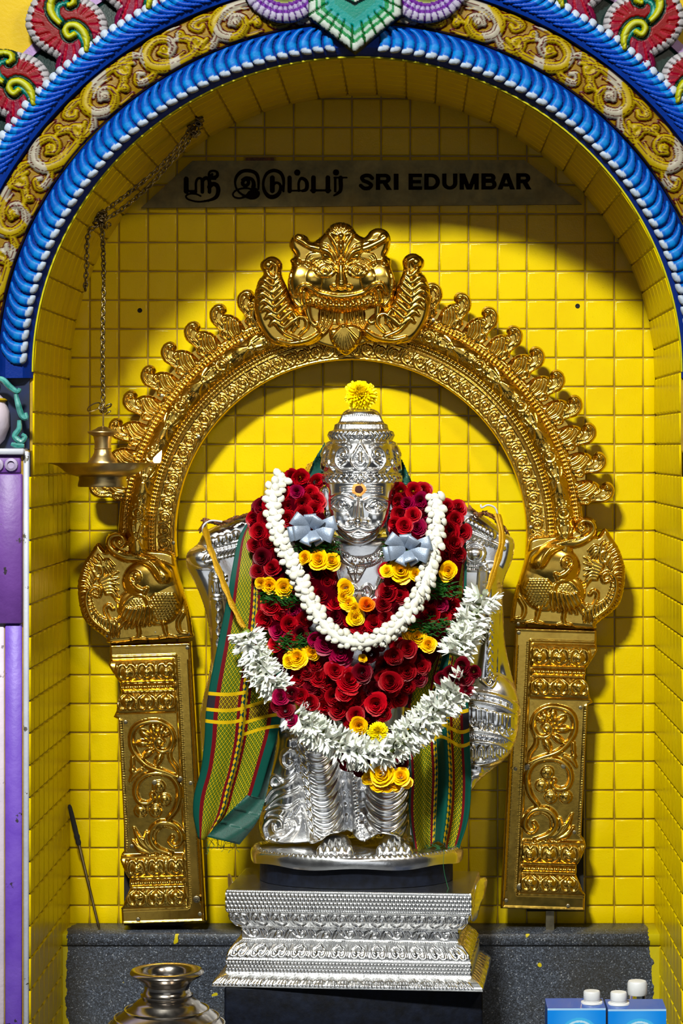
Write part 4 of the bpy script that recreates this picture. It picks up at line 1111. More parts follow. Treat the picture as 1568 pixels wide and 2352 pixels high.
# ---- statue
SY = -0.22
STX = wx(818, SY)
statue = empty('statue', (STX, SY, ZP1), 'silver-clad moustached statue with a tall crown and club, draped in garlands', 'statue')
ks_ = sc(-0.30)
zpl0, zpl1 = wz(1997, -0.325), wz(1972, -0.325)
q = MB(); q.lathe([(1.0, 0), (1.0, zpl0-ZP1+0.002)], (0, 0, 0), 48)
q.v = [(STX+x*228*kp, SY+y*0.098, ZP1+0.0006+z) for x, y, z in q.v]; q.build('stone_base', M['black_stone'], statue, True, 40)
# oval plate: radial grid with hammered diamonds and a beaded rim
nr, nt_ = 60, 440
th = np.linspace(0, 2*PI, nt_, endpoint=False)
rp = np.concatenate([np.linspace(0.02, 0.93, 46), np.linspace(0.94, 1.0, 10), [1.012, 1.02, 1.018, 1.014]])
zp = np.concatenate([np.zeros(46), np.zeros(10), [-0.002, -0.008, -0.014, -0.018]])
TT, RR_ = np.meshgrid(th, rp); ZZ = np.repeat(zp[:, None], nt_, 1)
hx, hy = RR_*np.cos(TT)*246, RR_*np.sin(TT)*160
lat = np.clip(np.abs(((hx/9+hy/7) % 1)-.5)+np.abs(((hx/9-hy/7) % 1)-.5), 0, 1)
ZZ = ZZ+np.where(RR_ < 0.92, 0.0016*lat, 0)
bd = np.cos(TT*120)*.5+.5
ZZ = ZZ+np.where((RR_ > .935) & (RR_ < .995), 0.0055*np.sqrt(np.clip(1-((RR_-.965)/.03)**2, 0, 1))*np.sqrt(bd), 0)
wob = 1+0.008*np.sin(TT*5+1)+0.006*np.sin(TT*11)
V = np.stack([STX+RR_*wob*np.cos(TT)*246*kp, SY+RR_*np.sin(TT)*0.107, zpl1+ZZ+0.002*np.sin(TT*7)*(RR_ > 1.005)], -1).reshape(-1, 3)
I = np.arange(nr*nt_).reshape(nr, nt_); J = np.roll(I, -1, 1)
Q = np.stack([I[:-1], J[:-1], J[1:], I[1:]], -1).reshape(-1, 4)
me = mk('base_plate', V, Q, None, True, M['silver']); bm_fix(me); adopt(ob('base_plate', me), statue)
# feet seen from above: plan relief
fo = [(-30, 0), (-38, -40), (-44, -78), (-40, -98), (-20, -106), (5, -108), (28, -104), (44, -96), (46, -78), (38, -40), (30, 0)]
k = Relief(-52, -116, 52, 4, 2.0, fo); k.pillow(12, 16); k.dome(0, -14, 40, 72, 24, 0, 1.5); k.flush()
for j, x in enumerate((-34, -17, 0, 16, 33)):
    k.stroke([(x*.8, -66), (x, -82), (x*1.04, -100+abs(j-2)*3)], [7, 8, 8], 8, 'cos'); k.dome(x*1.04, -99+abs(j-2)*3, 7.5, 8, 9)
k.flush()
for cx in (768, 905):
    x0 = wx(cx, -0.30)
    me = k.mesh('foot', lambda x, y, h: (x0+x*ks_, -0.215+y*ks_, zpl1+h*ks_), M['silver'], 0); bm_fix(me); adopt(ob('foot', me), statue)

# skirt and legs
so = [(640, 1540), (960, 1540), (966, 1700), (964, 1850), (956, 1928), (930, 1930), (905, 1912), (880, 1904), (858, 1912), (836, 1928), (812, 1914), (785, 1904), (755, 1908), (735, 1924), (712, 1934), (660, 1938), (612, 1932), (598, 1912), (596, 1880), (606, 1830), (622, 1770), (636, 1690)]
k = Relief(588, 1534, 972, 1942, 1.9, so); k.pillow(14, 10)
k.stroke([(722, 1560), (722, 1660), (735, 1780), (752, 1915)], [54, 52, 48, 46], 62)
k.stroke([(888, 1560), (892, 1700), (890, 1800), (886, 1915)], [62, 60, 56, 52], 62)
k.stroke([(640, 1905), (655, 1870), (665, 1810), (668, 1700)], [44, 46, 44, 30], 26, 'cos')
k.flush()
for j in range(11):
    y = 1650+j*25; cx = 724+(y-1660)*0.115
    k.stroke([(cx-45, y-24), (cx-34, y-2), (cx-12, y+15), (cx+12, y+15), (cx+32, y-4), (cx+44, y-30)], [4, 8, 11.5, 11.5, 8, 4], 9, 'cos')
    cx = 890-(y-1660)*0.01
    k.stroke([(cx-54, y-16), (cx-40, y+6), (cx-14, y+23), (cx+14, y+23), (cx+40, y+4), (cx+55, y-24)], [4, 8, 11.5, 11.5, 8, 4], 9, 'cos')
k.flush()
mid = [(812, 1760), (818, 1830), (826, 1920)]
k.stroke(mid, [15, 15, 16], 38); k.flush()
for dx in (-13, 13): k.beads([(x+dx, y) for x, y in mid], 4.4, 2.1, 3.5)
for j in range(9): y = 1770+j*17; x = 813+(y-1770)*.09; k.stroke([(x-6, y), (x+4, y-6), (x+6, y+4), (x-3, y+8)], [1.6, 2.4, 1.6], 4)
for P in ([(676, 1650), (690, 1720), (702, 1800), (714, 1925)], [(690, 1650), (703, 1720), (714, 1800), (724, 1915)]): k.beads(P, 5, 2.5, 4)
S = lambda P, r, h: k.stroke(P, r, h)
S([(604, 1840), (628, 1810), (668, 1790), (690, 1770)], [3, 6, 4], 8)
S([(610, 1856), (640, 1826), (680, 1812), (698, 1800)], [3, 6, 4], 8)
S([(606, 1892), (612, 1866), (636, 1850), (664, 1850), (688, 1836)], [4, 7, 5], 9)
S([(688, 1730), (672, 1716), (652, 1726), (650, 1748), (664, 1758), (676, 1746), (668, 1738)], [3, 5, 4, 3], 8)
S([(646, 1790), (634, 1780), (622, 1788), (624, 1802), (638, 1804)], [3, 5, 3], 8)
S([(612, 1925), (604, 1896), (622, 1874), (648, 1876), (652, 1896), (634, 1902), (630, 1890)], [4, 7, 5, 4], 9)
S([(640, 1926), (664, 1916), (682, 1896), (676, 1878), (660, 1882), (664, 1896)], [4, 6, 5, 3], 8)
for j in range(7): S([(672-j*3, 1772+j*2), (682, 1756+j*2), (694, 1742+j*4)], [1.5, 2.4, 1.5], 3)
for j in range(5): S([(640+j*9, 1872), (650+j*9, 1858), (668+j*6, 1846)], [1.5, 2.6, 1.5], 4)
k.stroke([(600, 1918), (650, 1930), (712, 1928), (736, 1918), (760, 1903), (790, 1900), (812, 1910), (836, 1922), (860, 1906), (888, 1900), (920, 1912), (950, 1924)], 3, 6)
k.flush()
me = k.mesh('skirt', planar(-0.215), M['silver'], -20); bm_fix(me); adopt(ob('skirt', me), statue)

# torso
to = [(590, 1195), (640, 1172), (720, 1165), (770, 1215), (830, 1225), (900, 1215), (940, 1165), (1010, 1170), (1060, 1195), (1058, 1330), (1020, 1560), (960, 1610), (650, 1610), (612, 1400)]
k = Relief(584, 1158, 1066, 1616, 3.0, to); k.pillow(60, 70); k.flush()
me = k.mesh('torso', planar(-0.20), M['silver'], -30); bm_fix(me); adopt(ob('torso', me), statue)
co_ = [(745, 1240), (790, 1234), (860, 1234), (925, 1240), (930, 1330), (900, 1420), (830, 1440), (770, 1420), (748, 1330)]
k = Relief(740, 1228, 936, 1446, 1.5, co_); k.pillow(14, 20); k.dome(828, 1330, 110, 140, 22); k.flush()
k.stroke([(772, 1248), (786, 1274), (818, 1290), (860, 1282), (888, 1252)], 11, 6); k.flush()
for dd_ in (-11, 11): k.beads([(772+dd_*.6, 1248+dd_), (786+dd_*.4, 1274+dd_), (818, 1290+dd_), (860, 1282+dd_), (888-dd_*.6, 1252+dd_)], 4.2, 2, 3)
for j in range(7):
    t = j/6; x = 778+t*106; y = 1262+26*math.sin(t*PI)-4*t; k.stroke([(x-4, y+4), (x-3, y-4), (x+4, y-3), (x+3, y+3)], [1.6, 2.2, 1.6], 3.5)
for w in range(4):
    a = w*PI/2; k.stroke([(817+4*math.cos(a), 1313+4*math.sin(a)), (817+15*math.cos(a), 1313+18*math.sin(a))], [6, 2], 7)
k.dome(817, 1313, 5, 5, 10)
for sg in (1, -1):
    k.stroke([(826+sg*4, 1352), (826+sg*18, 1342), (826+sg*28, 1354), (826+sg*22, 1368), (826+sg*10, 1364), (826+sg*12, 1354)], [3, 5, 4, 3], 7)
    k.stroke([(826+sg*58, 1280), (826+sg*50, 1320), (826+sg*38, 1352)], [4, 6, 3], 6)
    for j in range(4): k.stroke([(826+sg*(56-j*5), 1296+j*14), (826+sg*(66-j*5), 1302+j*14)], [2, 3], 5)
    k.stroke([(826, 1395), (826+sg*20, 1386), (826+sg*40, 1370)], [4, 6, 2], 6)
k.stroke([(800, 1302), (817, 1334), (840, 1300)], 1.8, 3); k.flush()
me = k.mesh('breastplate', planar(-0.250), M['silver'], -30); bm_fix(me); adopt(ob('breastplate', me), statue)

# left shoulder and arm sheet
za = crop(420, 1140, 2.868)
ao = za([(150, 230), (300, 160), (470, 100), (560, 110), (560, 700), (520, 1200), (420, 1700), (200, 1720), (135, 1690), (120, 1600), (112, 1450), (140, 1300), (170, 1180), (186, 1050), (176, 900), (150, 760), (110, 640), (60, 530), (24, 450), (34, 370), (100, 310)])
k = Relief(422, 1170, 620, 1746, 2.0, ao); k.pillow(26, 30)
A = lambda P, r, h: k.stroke(za(P), r, h)
k.dome(*za([(130, 400)])[0], 40, 26, 22, 0.3); A([(230, 520), (235, 700), (250, 900), (250, 1200)], [16, 20, 24, 20], 18); k.flush()
for j in range(4): k.dome(*za([(205+j*50, 300-j*16)])[0], 8, 11, 7); k.ring(*za([(205+j*50, 300-j*16)])[0], 9, 2, 5)
for j in range(9): A([(150+j*25, 410-j*6), (165+j*25, 385-j*6), (185+j*25, 365-j*6)], [3, 4, 3], 6)
A([(160, 430), (260, 400), (380, 370)], 2.4, 4); A([(140, 360), (250, 320), (380, 290)], 2.4, 4)
for y in (520, 545, 640, 665): A([(185, y), (235, y+10), (290, y)], 2.4, 4)
for j in range(5): A([(190+j*22, 560), (200+j*22, 625)], 1.6, 3)
for y in (720, 800, 880, 960): A([(225, y), (240, y-40), (255, y), (240, y+30), (225, y)], 2.2, 4)
k.beads(za([(128, 240), (80, 330), (36, 380), (30, 450), (70, 530), (120, 640), (160, 760), (184, 900), (195, 1050), (180, 1180), (150, 1300), (124, 1450), (130, 1600)]), 4, 1.9, 2.5)
k.flush()
me = k.mesh('arm_sheet', planar(-0.165), M['silver'], -10); bm_fix(me); adopt(ob('arm_sheet', me), statue)

# right arm sheet with the club
zc_ = crop(880, 1140, 2.868)
cl = zc_([(510, 70), (600, 90), (700, 160), (800, 240), (855, 285), (862, 350), (840, 440), (805, 520), (786, 600), (790, 760), (800, 950), (822, 1080), (860, 1230), (895, 1360), (903, 1430), (885, 1550), (858, 1640), (790, 1740), (690, 1820), (620, 1880), (585, 1930), (550, 1900), (480, 1600), (430, 1000), (400, 500), (430, 120)])
k = Relief(1014, 1158, 1200, 1818, 2.0, cl); k.pillow(20, 22)
C = lambda P, r, h, pr='round': k.stroke(zc_(P), r, h, pr)
C([(700, 500), (690, 800), (660, 1100), (640, 1300)], [30, 34, 42, 50], 24, 'cos')
C([(660, 1380), (660, 1560)], [84, 78], 40); k.dome(*zc_([(600, 380)])[0], 24, 20, 18)
k.flush()
for (y0, dy_) in ((1270, 14), (1330, 14), (1520, 6), (1590, 6)):
    C([(540, y0), (640, y0+6), (760, y0+34), (880, y0+90)], 4, 6)
for j in range(26): x = 545+j*13; t = j/25; C([(x, 1290+6*t+76*t*t), (x, 1325+6*t+76*t*t)], 1.8, 3.5)
for j in range(5):
    x = 585+j*62; y = 1370+j*16
    C([(x-24, y), (x-24, y+90), (x, y+130), (x+24, y+92), (x+24, y+6)], 2.6, 5); C([(x-11, y), (x-11, y+80), (x, y+105), (x+11, y+80), (x+11, y)], 2.2, 4); C([(x, y), (x, y+70)], 2.4, 5)
for j in range(22): C([(560+j*14, 1545+j*2), (566+j*14, 1572+j*2)], 1.7, 3)
for j in range(5):
    x = 580+j*58; C([(x-20, 1720-j*10), (x-18, 1650), (x, 1622+j*3), (x+18, 1650), (x+18, 1720-j*10)], 2.4, 5); C([(x, 1700-j*8), (x, 1650)], 3, 5)
C([(545, 1740), (640, 1750), (760, 1720)], 3, 5); C([(550, 1790), (640, 1800)], 5, 6); C([(560, 1830), (630, 1830)], 5, 6)
for x in (690, 730, 760): k.beads(zc_([(x, 760), (x-4, 1000), (x-8, 1220)]), 4.4, 1.9, 2.8)
for j in range(9): y = 800+j*48; C([(690, y+30), (708, y), (722, y+30)], [1.8, 2.6, 1.8], 4)
C([(640, 1200), (700, 1240), (745, 1190)], 3, 5)
for y in (430, 455, 480): C([(545, y), (610, y+6), (665, y-2)], 2.4, 4.5)
for j in range(12): C([(550+j*9.5, 450), (550+j*9.5, 474)], 1.6, 3)
for j in range(7): k.dome(*zc_([(560+j*26, 170+j*14)])[0], 8, 10, 6)
C([(530, 230), (600, 250), (690, 290), (790, 340)], 4, 6)
for j in range(9): C([(540+j*28, 270+j*9), (560+j*28, 245+j*11)], [2.5, 3.5], 5)
for y in (560, 590, 700): C([(660, y), (720, y+6), (785, y)], 2, 3.5)
k.ring(*zc_([(600, 370)])[0], 22, 3, 5)
k.beads(zc_([(850, 300), (852, 350), (830, 440), (795, 520), (778, 600), (782, 760), (792, 950), (812, 1080), (850, 1230), (884, 1360), (892, 1430), (874, 1550), (848, 1640), (780, 1732), (690, 1806)]), 4, 1.8, 2.4)
k.flush()
me = k.mesh('club_sheet', planar(-0.165), M['silver'], -10); bm_fix(me); adopt(ob('club_sheet', me), statue)

# ---- head
YFc = -0.272
zh = crop(660, 840, 4.523)
fo = zh([(432, 1200), (422, 1300), (425, 1400), (430, 1490), (455, 1600), (500, 1715), (580, 1800), (680, 1850), (745, 1858), (830, 1840), (920, 1782), (985, 1690), (1040, 1580), (1068, 1460), (1085, 1340), (1092, 1200)])
k = Relief(750, 1102, 906, 1254, 1.15, fo)
X, Y = k.X, k.Y
u = (X-827)/80.0; v = (Y-1170)/98.0
k.H = 62*np.sqrt(np.clip(1-np.clip(np.abs(u), 0, 1)**2.3*0.92, 0.02, 1))*np.sqrt(np.clip(1-np.clip(v, 0, 1)**3*0.55, 0.02, 1))
t = np.clip(-k.sdf/7, 0, 1); k.H *= 0.35+0.65*np.sqrt(1-(1-t)**2)
F = lambda P, r, h, pr='round': k.stroke(zh(P), r, h, pr)
# sockets
k.dome(*zh([(565, 1440)])[0], 27, 17, 8, 0, 2.0); k.dome(*zh([(925, 1450)])[0], 27, 17, 8, 0, 2.0); k.flush(-1)
F([(430, 1395), (520, 1345), (610, 1345), (690, 1390)], [4, 7, 7, 6], 6, 'cos'); F([(800, 1395), (880, 1365), (970, 1368), (1070, 1400)], [6, 7, 7, 4], 6, 'cos')
F([(742, 1360), (742, 1480), (738, 1590)], [8, 11, 15], 17, 'cos'); k.dome(*zh([(737, 1604)])[0], 16, 14, 23, 0, 1.5)
k.dome(*zh([(662, 1618)])[0], 12, 10, 14, 0, 1.4); k.dome(*zh([(820, 1616)])[0], 12, 10, 14, 0, 1.4)
k.dome(*zh([(540, 1580)])[0], 26, 26, 7, 0, 2); k.dome(*zh([(960, 1570)])[0], 26, 26, 7, 0, 2)
k.dome(*zh([(742, 1810)])[0], 26, 14, 8, 0, 2); k.flush()
for cx, cy in ((566, 1438), (928, 1452)):
    c = zh([(cx, cy)])[0]; k.dome(c[0], c[1], 19, 9.5, 7, 0, 1.2); k.flush()
    k.stroke([(c[0]-22, c[1]+3), (c[0]-10, c[1]-9), (c[0]+6, c[1]-9), (c[0]+22, c[1]+2)], [1.6, 2.6, 1.6], 4.5); k.stroke([(c[0]-22, c[1]+3), (c[0]-8, c[1]+11), (c[0]+8, c[1]+11), (c[0]+22, c[1]+2)], [1.4, 2.2, 1.4], 3.6)
    k.ring(c[0]+1, c[1], 6.5, 1.4, 2.0); k.dome(c[0]+1, c[1], 3, 3, 2.4); k.flush()
for j in range(3):
    F([(560, 1262+j*26), (620, 1256+j*26), (690, 1252+j*26)], 2.2, 2.4); F([(820, 1252+j*26), (900, 1254+j*26), (980, 1262+j*26)], 2.2, 2.4)
F([(738, 1672), (660, 1700), (590, 1690), (545, 1655)], [8, 9.5, 8, 6], 12); F([(740, 1672), (830, 1700), (900, 1690), (950, 1655)], [8, 9.5, 8, 6], 12)
for cx, cy in ((518, 1640), (972, 1645)): c = zh([(cx, cy)])[0]; k.dome(c[0], c[1], 7, 7, 12); k.ring(c[0], c[1], 6, 2.4, 11)
F([(620, 1735), (680, 1765), (745, 1775), (810, 1762), (870, 1738)], [3, 5.5, 6, 5.5, 3], 9); F([(650, 1722), (745, 1738), (840, 1724)], [2, 4, 2], 7)
k.flush()
me = k.mesh('face_mask', planar(YFc), M['silver'], -6); bm_fix(me); fm_ = adopt(ob('face_mask', me), statue)
def on_face(px, py):
    i = np.abs(k.xs-px).argmin(); j = np.abs(k.ys-py).argmin(); return k.H[j, i]
for nm, r1, r2, mt, lift in (('sandal_mark', 17.5, 15, 'tilak', 1.2), ('kumkum_dot', 10, 9.5, 'kumkum', 2.4)):
    V = [None]; n_ = 28; c = zh([(748, 1280)])[0]; kk_ = sc(YFc); V = []; F_ = []
    for ri, rr in enumerate((0.0001, .5, .9, 1.0)):
        for j in range(n_):
            w = 2*PI*j/n_; q_ = rr*(1+.05*math.sin(5*w+1)); px, py = c[0]+r1*q_*math.cos(w), c[1]+r2*q_*math.sin(w)
            V.append(((px-VX)*kk_, YFc-(on_face(px, py)+(lift if ri < 3 else -1))*kk_, Z0-(py-VY)*kk_))
    for ri in range(3):
        for j in range(n_): F_.append((ri*n_+j, ri*n_+(j+1) % n_, ri*n_+n_+(j+1) % n_, ri*n_+n_+j))
    q = MB(); q.add(V, F_); o = q.build(nm, M[mt], fm_, True, None)
# head core, neck
kh = sc(-0.25); hx_, hy_ = wx(828, -0.25), -0.245
q = MB(); q.lathe([(0.001, 0), (0.030, 0.002), (0.034, 0.02), (0.034, 0.045), (0.044, 0.055), (0.056, 0.085), (0.060, 0.13), (0.055, 0.16), (0.001, 0.17)], (hx_, hy_+.006, wz(1290, -.25)), 32)
q.build('head_core', M['silver'], statue)
# ears with ornaments
eo = [(752, 1120), (738, 1118), (734, 1135), (740, 1160), (742, 1190), (748, 1215), (756, 1235), (766, 1225), (764, 1180), (762, 1140)]
k = Relief(728, 1112, 772, 1240, 1.5, eo); k.pillow(10, 8)
k.stroke([(742, 1126), (740, 1145), (746, 1160)], [4, 5, 3], 6); k.dome(750, 1180, 7, 9, 7); k.dome(752, 1205, 6, 8, 7); k.dome(756, 1224, 5, 5, 6); k.flush()
for sg in (1, -1):
    me = k.mesh('ear', planar(-0.262, 0, 0, None if sg == 1 else 1652), M['silver'], -10); bm_fix(me); adopt(ob('ear', me), statue)
# crown: turned form with embossing all round
cy = [936, 940, 946, 952, 956, 968, 971, 975, 981, 985, 990, 1000, 1008, 1012, 1020, 1040, 1062, 1082, 1086, 1090, 1100, 1108, 1112, 1118]
cr = [4, 30, 40, 44, 42, 47, 53, 58, 59, 60, 70, 74, 70, 72, 77, 84, 88, 86, 88, 91, 92, 91, 87, 80]
RC = 82.0
k = Relief(-PI*RC, 936, PI*RC, 1118, 1.7)
for j in range(56): k.stroke([(-PI*RC+(j+.5)*2*PI*RC/56, 956), (-PI*RC+(j+.5)*2*PI*RC/56, 967)], 3.2, 4)
for j in range(90): k.stroke([(-PI*RC+(j+.5)*2*PI*RC/90, 976), (-PI*RC+(j+.5)*2*PI*RC/90, 984)], 1.9, 3)
for j in range(40):
    s0 = -PI*RC+(j+.5)*2*PI*RC/40; sg = 1 if s0 > 0 else -1
    k.stroke([(s0-4*sg, 992), (s0+3*sg, 1000), (s0-4*sg, 1008)], [1.8, 3, 1.8], 4); k.stroke([(s0-4*sg, 1093), (s0+3*sg, 1100), (s0-4*sg, 1107)], [1.8, 3, 1.8], 4)
for y in (1088, 1112): 
    for j in range(110): k.dome(-PI*RC+(j+.5)*2*PI*RC/110, y, 2.2, 2.2, 3)
k.flush()
for s0, y in ((0, 1000), (0, 1100)):
    for w in range(8):
        a = w*PI/4; L = 13 if w % 2 == 0 else 8; k.stroke([(s0+2*math.cos(a), y+2*math.sin(a)), (s0+L*math.cos(a), y+L*1.1*math.sin(a))], [4, 1.6], 6)
    k.dome(s0, y, 4, 4, 9)
for c0 in (0, PI*RC*.62, -PI*RC*.62):
    f = lambda P: [(c0+x, y) for x, y in P]
    k.stroke(f([(0, 1018), (-12, 1040), (-18, 1058), (-10, 1074), (0, 1078), (10, 1074), (18, 1058), (12, 1040), (0, 1018)]), 3, 6)
    k.stroke(f([(0, 1030), (-8, 1050), (-10, 1060), (0, 1068), (10, 1060), (8, 1050), (0, 1030)]), 2.2, 4); k.stroke(f([(0, 1040), (0, 1058)]), [3, 6], 8)
    for sg in (1, -1):
        g_ = lambda P: [(c0+sg*x, y) for x, y in P]
        k.stroke(g_([(16, 1078), (40, 1078), (54, 1062), (54, 1040), (42, 1028), (30, 1036), (32, 1048), (42, 1046)]), [3, 5, 5.5, 5, 4], 8)
        k.dome(*g_([(38, 1042)])[0], 6, 6, 9)
        for j in range(5): k.stroke(g_([(44+j*3, 1058+j*3), (60+j*2, 1048+j*5), (70, 1034+j*8)]), [1.6, 3, 1.4], 5)
        k.stroke(g_([(22, 1026), (36, 1018), (56, 1020), (70, 1016)]), [2.5, 4.5, 2], 6)
        k.stroke(g_([(28, 1058), (36, 1064), (44, 1070)]), [2, 3.5, 2], 5); k.stroke(g_([(64, 1080), (74, 1070), (80, 1056)]), [3, 4.5, 2], 6)
k.flush()
kc = sc(-0.25)
def cm(s, y, h):
    a = s/RC; r = np.interp(y, cy, cr)+h
    return (hx_+wx(829, -.25)-wx(828, -.25)+r*np.sin(a)*kc, -0.250-r*np.cos(a)*kc, Z0-(y-VY)*kc)
me = k.mesh('crown', cm, M['silver']); bm_fix(me); adopt(ob('crown', me), statue)
# ---------------------------------------------------------------- flowers
def petals_mesh(name, petals, mat, nu=5, nv=4):
    """petals: list of functions (a in -1..1, b in 0..1) -> xyz"""
    V = []; Q = []
    for f in petals:
        b0 = len(V)
        for j in range(nv):
            for i in range(nu): V.append(f(-1+2*i/(nu-1), j/(nv-1)))
        for j in range(nv-1):
            for i in range(nu-1): Q.append((b0+j*nu+i, b0+j*nu+i+1, b0+(j+1)*nu+i+1, b0+(j+1)*nu+i))
    return mk(name, V, Q, None, True, mat)
def rose_mesh(name, mat, seed, n=26, openness=1.0):
    r = random.Random(seed); P = []
    for i in range(n):
        t = i/(n-1); ph = i*2.3999+r.uniform(-.25, .25)
        rad = 0.10+0.86*t**0.85*openness; wid = 1.25-0.45*t; top = 0.42-0.52*t+r.uniform(-.05, .05); curl = 0.10*t+r.uniform(0, .07)
        def f(a, b, ph=ph, rad=rad, wid=wid, top=top, curl=curl, t=t, s=r.random()*6):
            ang = ph+a*wid
            rr = rad*(0.42+0.58*b**0.7)-0.10*rad*a*a*b+(curl if b > 0.9 else 0)
            rr += 0.05*t*math.sin(3*a+s)*b
            z = -0.55+(top+0.55)*b-0.13*a*a*b-(curl*0.7 if b > 0.9 else 0)
            return (rr*math.cos(ang), rr*math.sin(ang), z)
        P.append(f)
    return petals_mesh(name, P, mat, 6, 4)
ROSES = {}
for key in ('rose', 'rose_dark', 'rose_pink', 'rose_yellow', 'rose_orange'):
    ROSES[key] = [rose_mesh('rose', M[key], 10+i, 26, 1.0) for i in range(4 if key == 'rose' else 2)]
def mum_mesh(name, mat, n=230):
    P = []; r = random.Random(3)
    for i in range(n):
        t = (i+.5)/n; el = PI/2-(t**0.8)*2.15; ph = i*2.39996; L = 0.68+0.34*r.random(); w = 0.13+0.05*r.random()
        d = Vector((math.cos(el)*math.cos(ph), math.cos(el)*math.sin(ph), math.sin(el)*0.85)); side = Vector((-math.sin(ph), math.cos(ph), 0)); up = d.cross(side)
        def f(a, b, d=d, side=side, up=up, L=L, w=w):
            p = d*(0.25+L*b*0.75)+side*a*w*math.sin(PI*min(1, .25+.65*b))+up*(0.10*a*a-0.06*b*b+0.05*math.sin(9*b+L*40)*a)
            return tuple(p)
        P.append(f)
    return petals_mesh(name, P, mat, 3, 3)
MUM = mum_mesh('chrysanthemum', M['mum'])
def bud_mesh(name, seed):
    """plump jasmine bud: folded petals round an egg"""
    r = random.Random(seed); P = []
    for i in range(6):
        ph = i*PI*2/6*1.0+r.uniform(-.2, .2) if i < 4 else i*2.1; sc_ = 1.04-0.075*i
        def f(a, b, ph=ph, sc_=sc_):
            lat = -1.15+b*(2.2+0.3*(sc_ > .9)); ang = ph+a*0.95+0.5*b
            rr = math.cos(lat)*sc_*(1+0.10*math.cos(a*PI/2))
            return (rr*math.cos(ang)*.95, rr*math.sin(ang)*.95, math.sin(lat)*1.05*sc_)
        P.append(f)
    return petals_mesh(name, P, M['jasmine'], 5, 5)
BUDS = [bud_mesh('jasmine_bud', i) for i in range(3)]
def floret_mesh(name, seed, opened):
    """tuberose floret: curved tube ending in six pointed petals (length 1 along +z)"""
    r = random.Random(seed); P = []; bend = r.uniform(-.15, .15)
    def tube(a, b):
        w = a*PI; rr = 0.06+0.045*b; return (rr*math.cos(w)+bend*b*b, rr*math.sin(w), b*0.55)
    P.append(tube)
    for i in range(6):
        ph = i*PI/3+r.uniform(-.15, .15); sp = opened*r.uniform(.8, 1.15)
        def f(a, b, ph=ph, sp=sp):
            out = 0.06+sp*b; w = 0.088*math.sin(PI*(0.20+0.78*b))**.8; z = 0.40+b*(0.62-0.30*sp)
            c_, s_ = math.cos(ph), math.sin(ph)
            return (out*c_-w*a*s_+bend, out*s_+w*a*c_, z+0.05*a*a)
        P.append(f)
    return petals_mesh(name, P, M['tuberose'], 5, 6)
FLOR = [floret_mesh('tuberose_floret', 1, .12), floret_mesh('tuberose_floret', 2, .40), floret_mesh('tuberose_floret', 3, .26), floret_mesh('tuberose_floret', 4, .08), floret_mesh('tuberose_floret', 5, .34)]

def face_rot(nx, nz, spin):
    """rotation taking +z to a direction facing the hall, tilted by nx, nz"""
    d = Vector((nx, -1, nz)).normalized(); qt = d.to_track_quat('Z', 'Y')
    return (qt.to_matrix() @ Matrix.Rotation(spin, 3, 'Z')).to_euler()
def rose_at(parent, px, py, y, rpx, key='rose', nx=0.0, nz=0.1, name='rose'):
    me = R.choice(ROSES[key]); o = ob(name, me); adopt(o, parent); o.location = W(px, py, y)
    o.rotation_euler = face_rot(nx+R.uniform(-.28, .28), nz+R.uniform(-.25, .3), R.uniform(0, 6.28))
    k = rpx*sc(y); o.scale = (k*R.uniform(.95, 1.08), k*R.uniform(.9, 1.05), k*R.uniform(.85, 1.1)); return o
def path_arr(P, step=2.0):
    C = spline(np.asarray(P, float), step); L = np.concatenate([[0], np.cumsum(np.linalg.norm(np.diff(C[:, :2], axis=0), axis=1))]); return C, L
def at_len(C, L, s):
    i = min(np.searchsorted(L, s), len(L)-1); j = min(i+2, len(C)-1); k = max(i-2, 0)
    t = C[j, :2]-C[k, :2]; t = t/np.linalg.norm(t); return C[i], t
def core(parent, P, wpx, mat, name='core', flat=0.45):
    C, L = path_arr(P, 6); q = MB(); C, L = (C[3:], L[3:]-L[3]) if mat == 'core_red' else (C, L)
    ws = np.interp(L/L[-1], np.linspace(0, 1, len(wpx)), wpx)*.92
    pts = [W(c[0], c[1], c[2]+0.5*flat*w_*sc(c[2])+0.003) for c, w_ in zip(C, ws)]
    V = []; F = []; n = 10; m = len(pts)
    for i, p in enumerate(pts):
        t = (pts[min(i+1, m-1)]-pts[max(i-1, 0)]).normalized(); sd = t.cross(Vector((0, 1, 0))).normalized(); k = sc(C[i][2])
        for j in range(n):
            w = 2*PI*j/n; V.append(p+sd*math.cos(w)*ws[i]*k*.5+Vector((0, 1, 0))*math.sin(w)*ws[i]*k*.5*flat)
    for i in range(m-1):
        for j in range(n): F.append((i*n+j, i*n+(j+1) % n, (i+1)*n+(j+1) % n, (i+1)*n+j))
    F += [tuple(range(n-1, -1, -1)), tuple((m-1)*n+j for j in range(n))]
    q.add(V, F); return q.build(name, M[mat], parent)
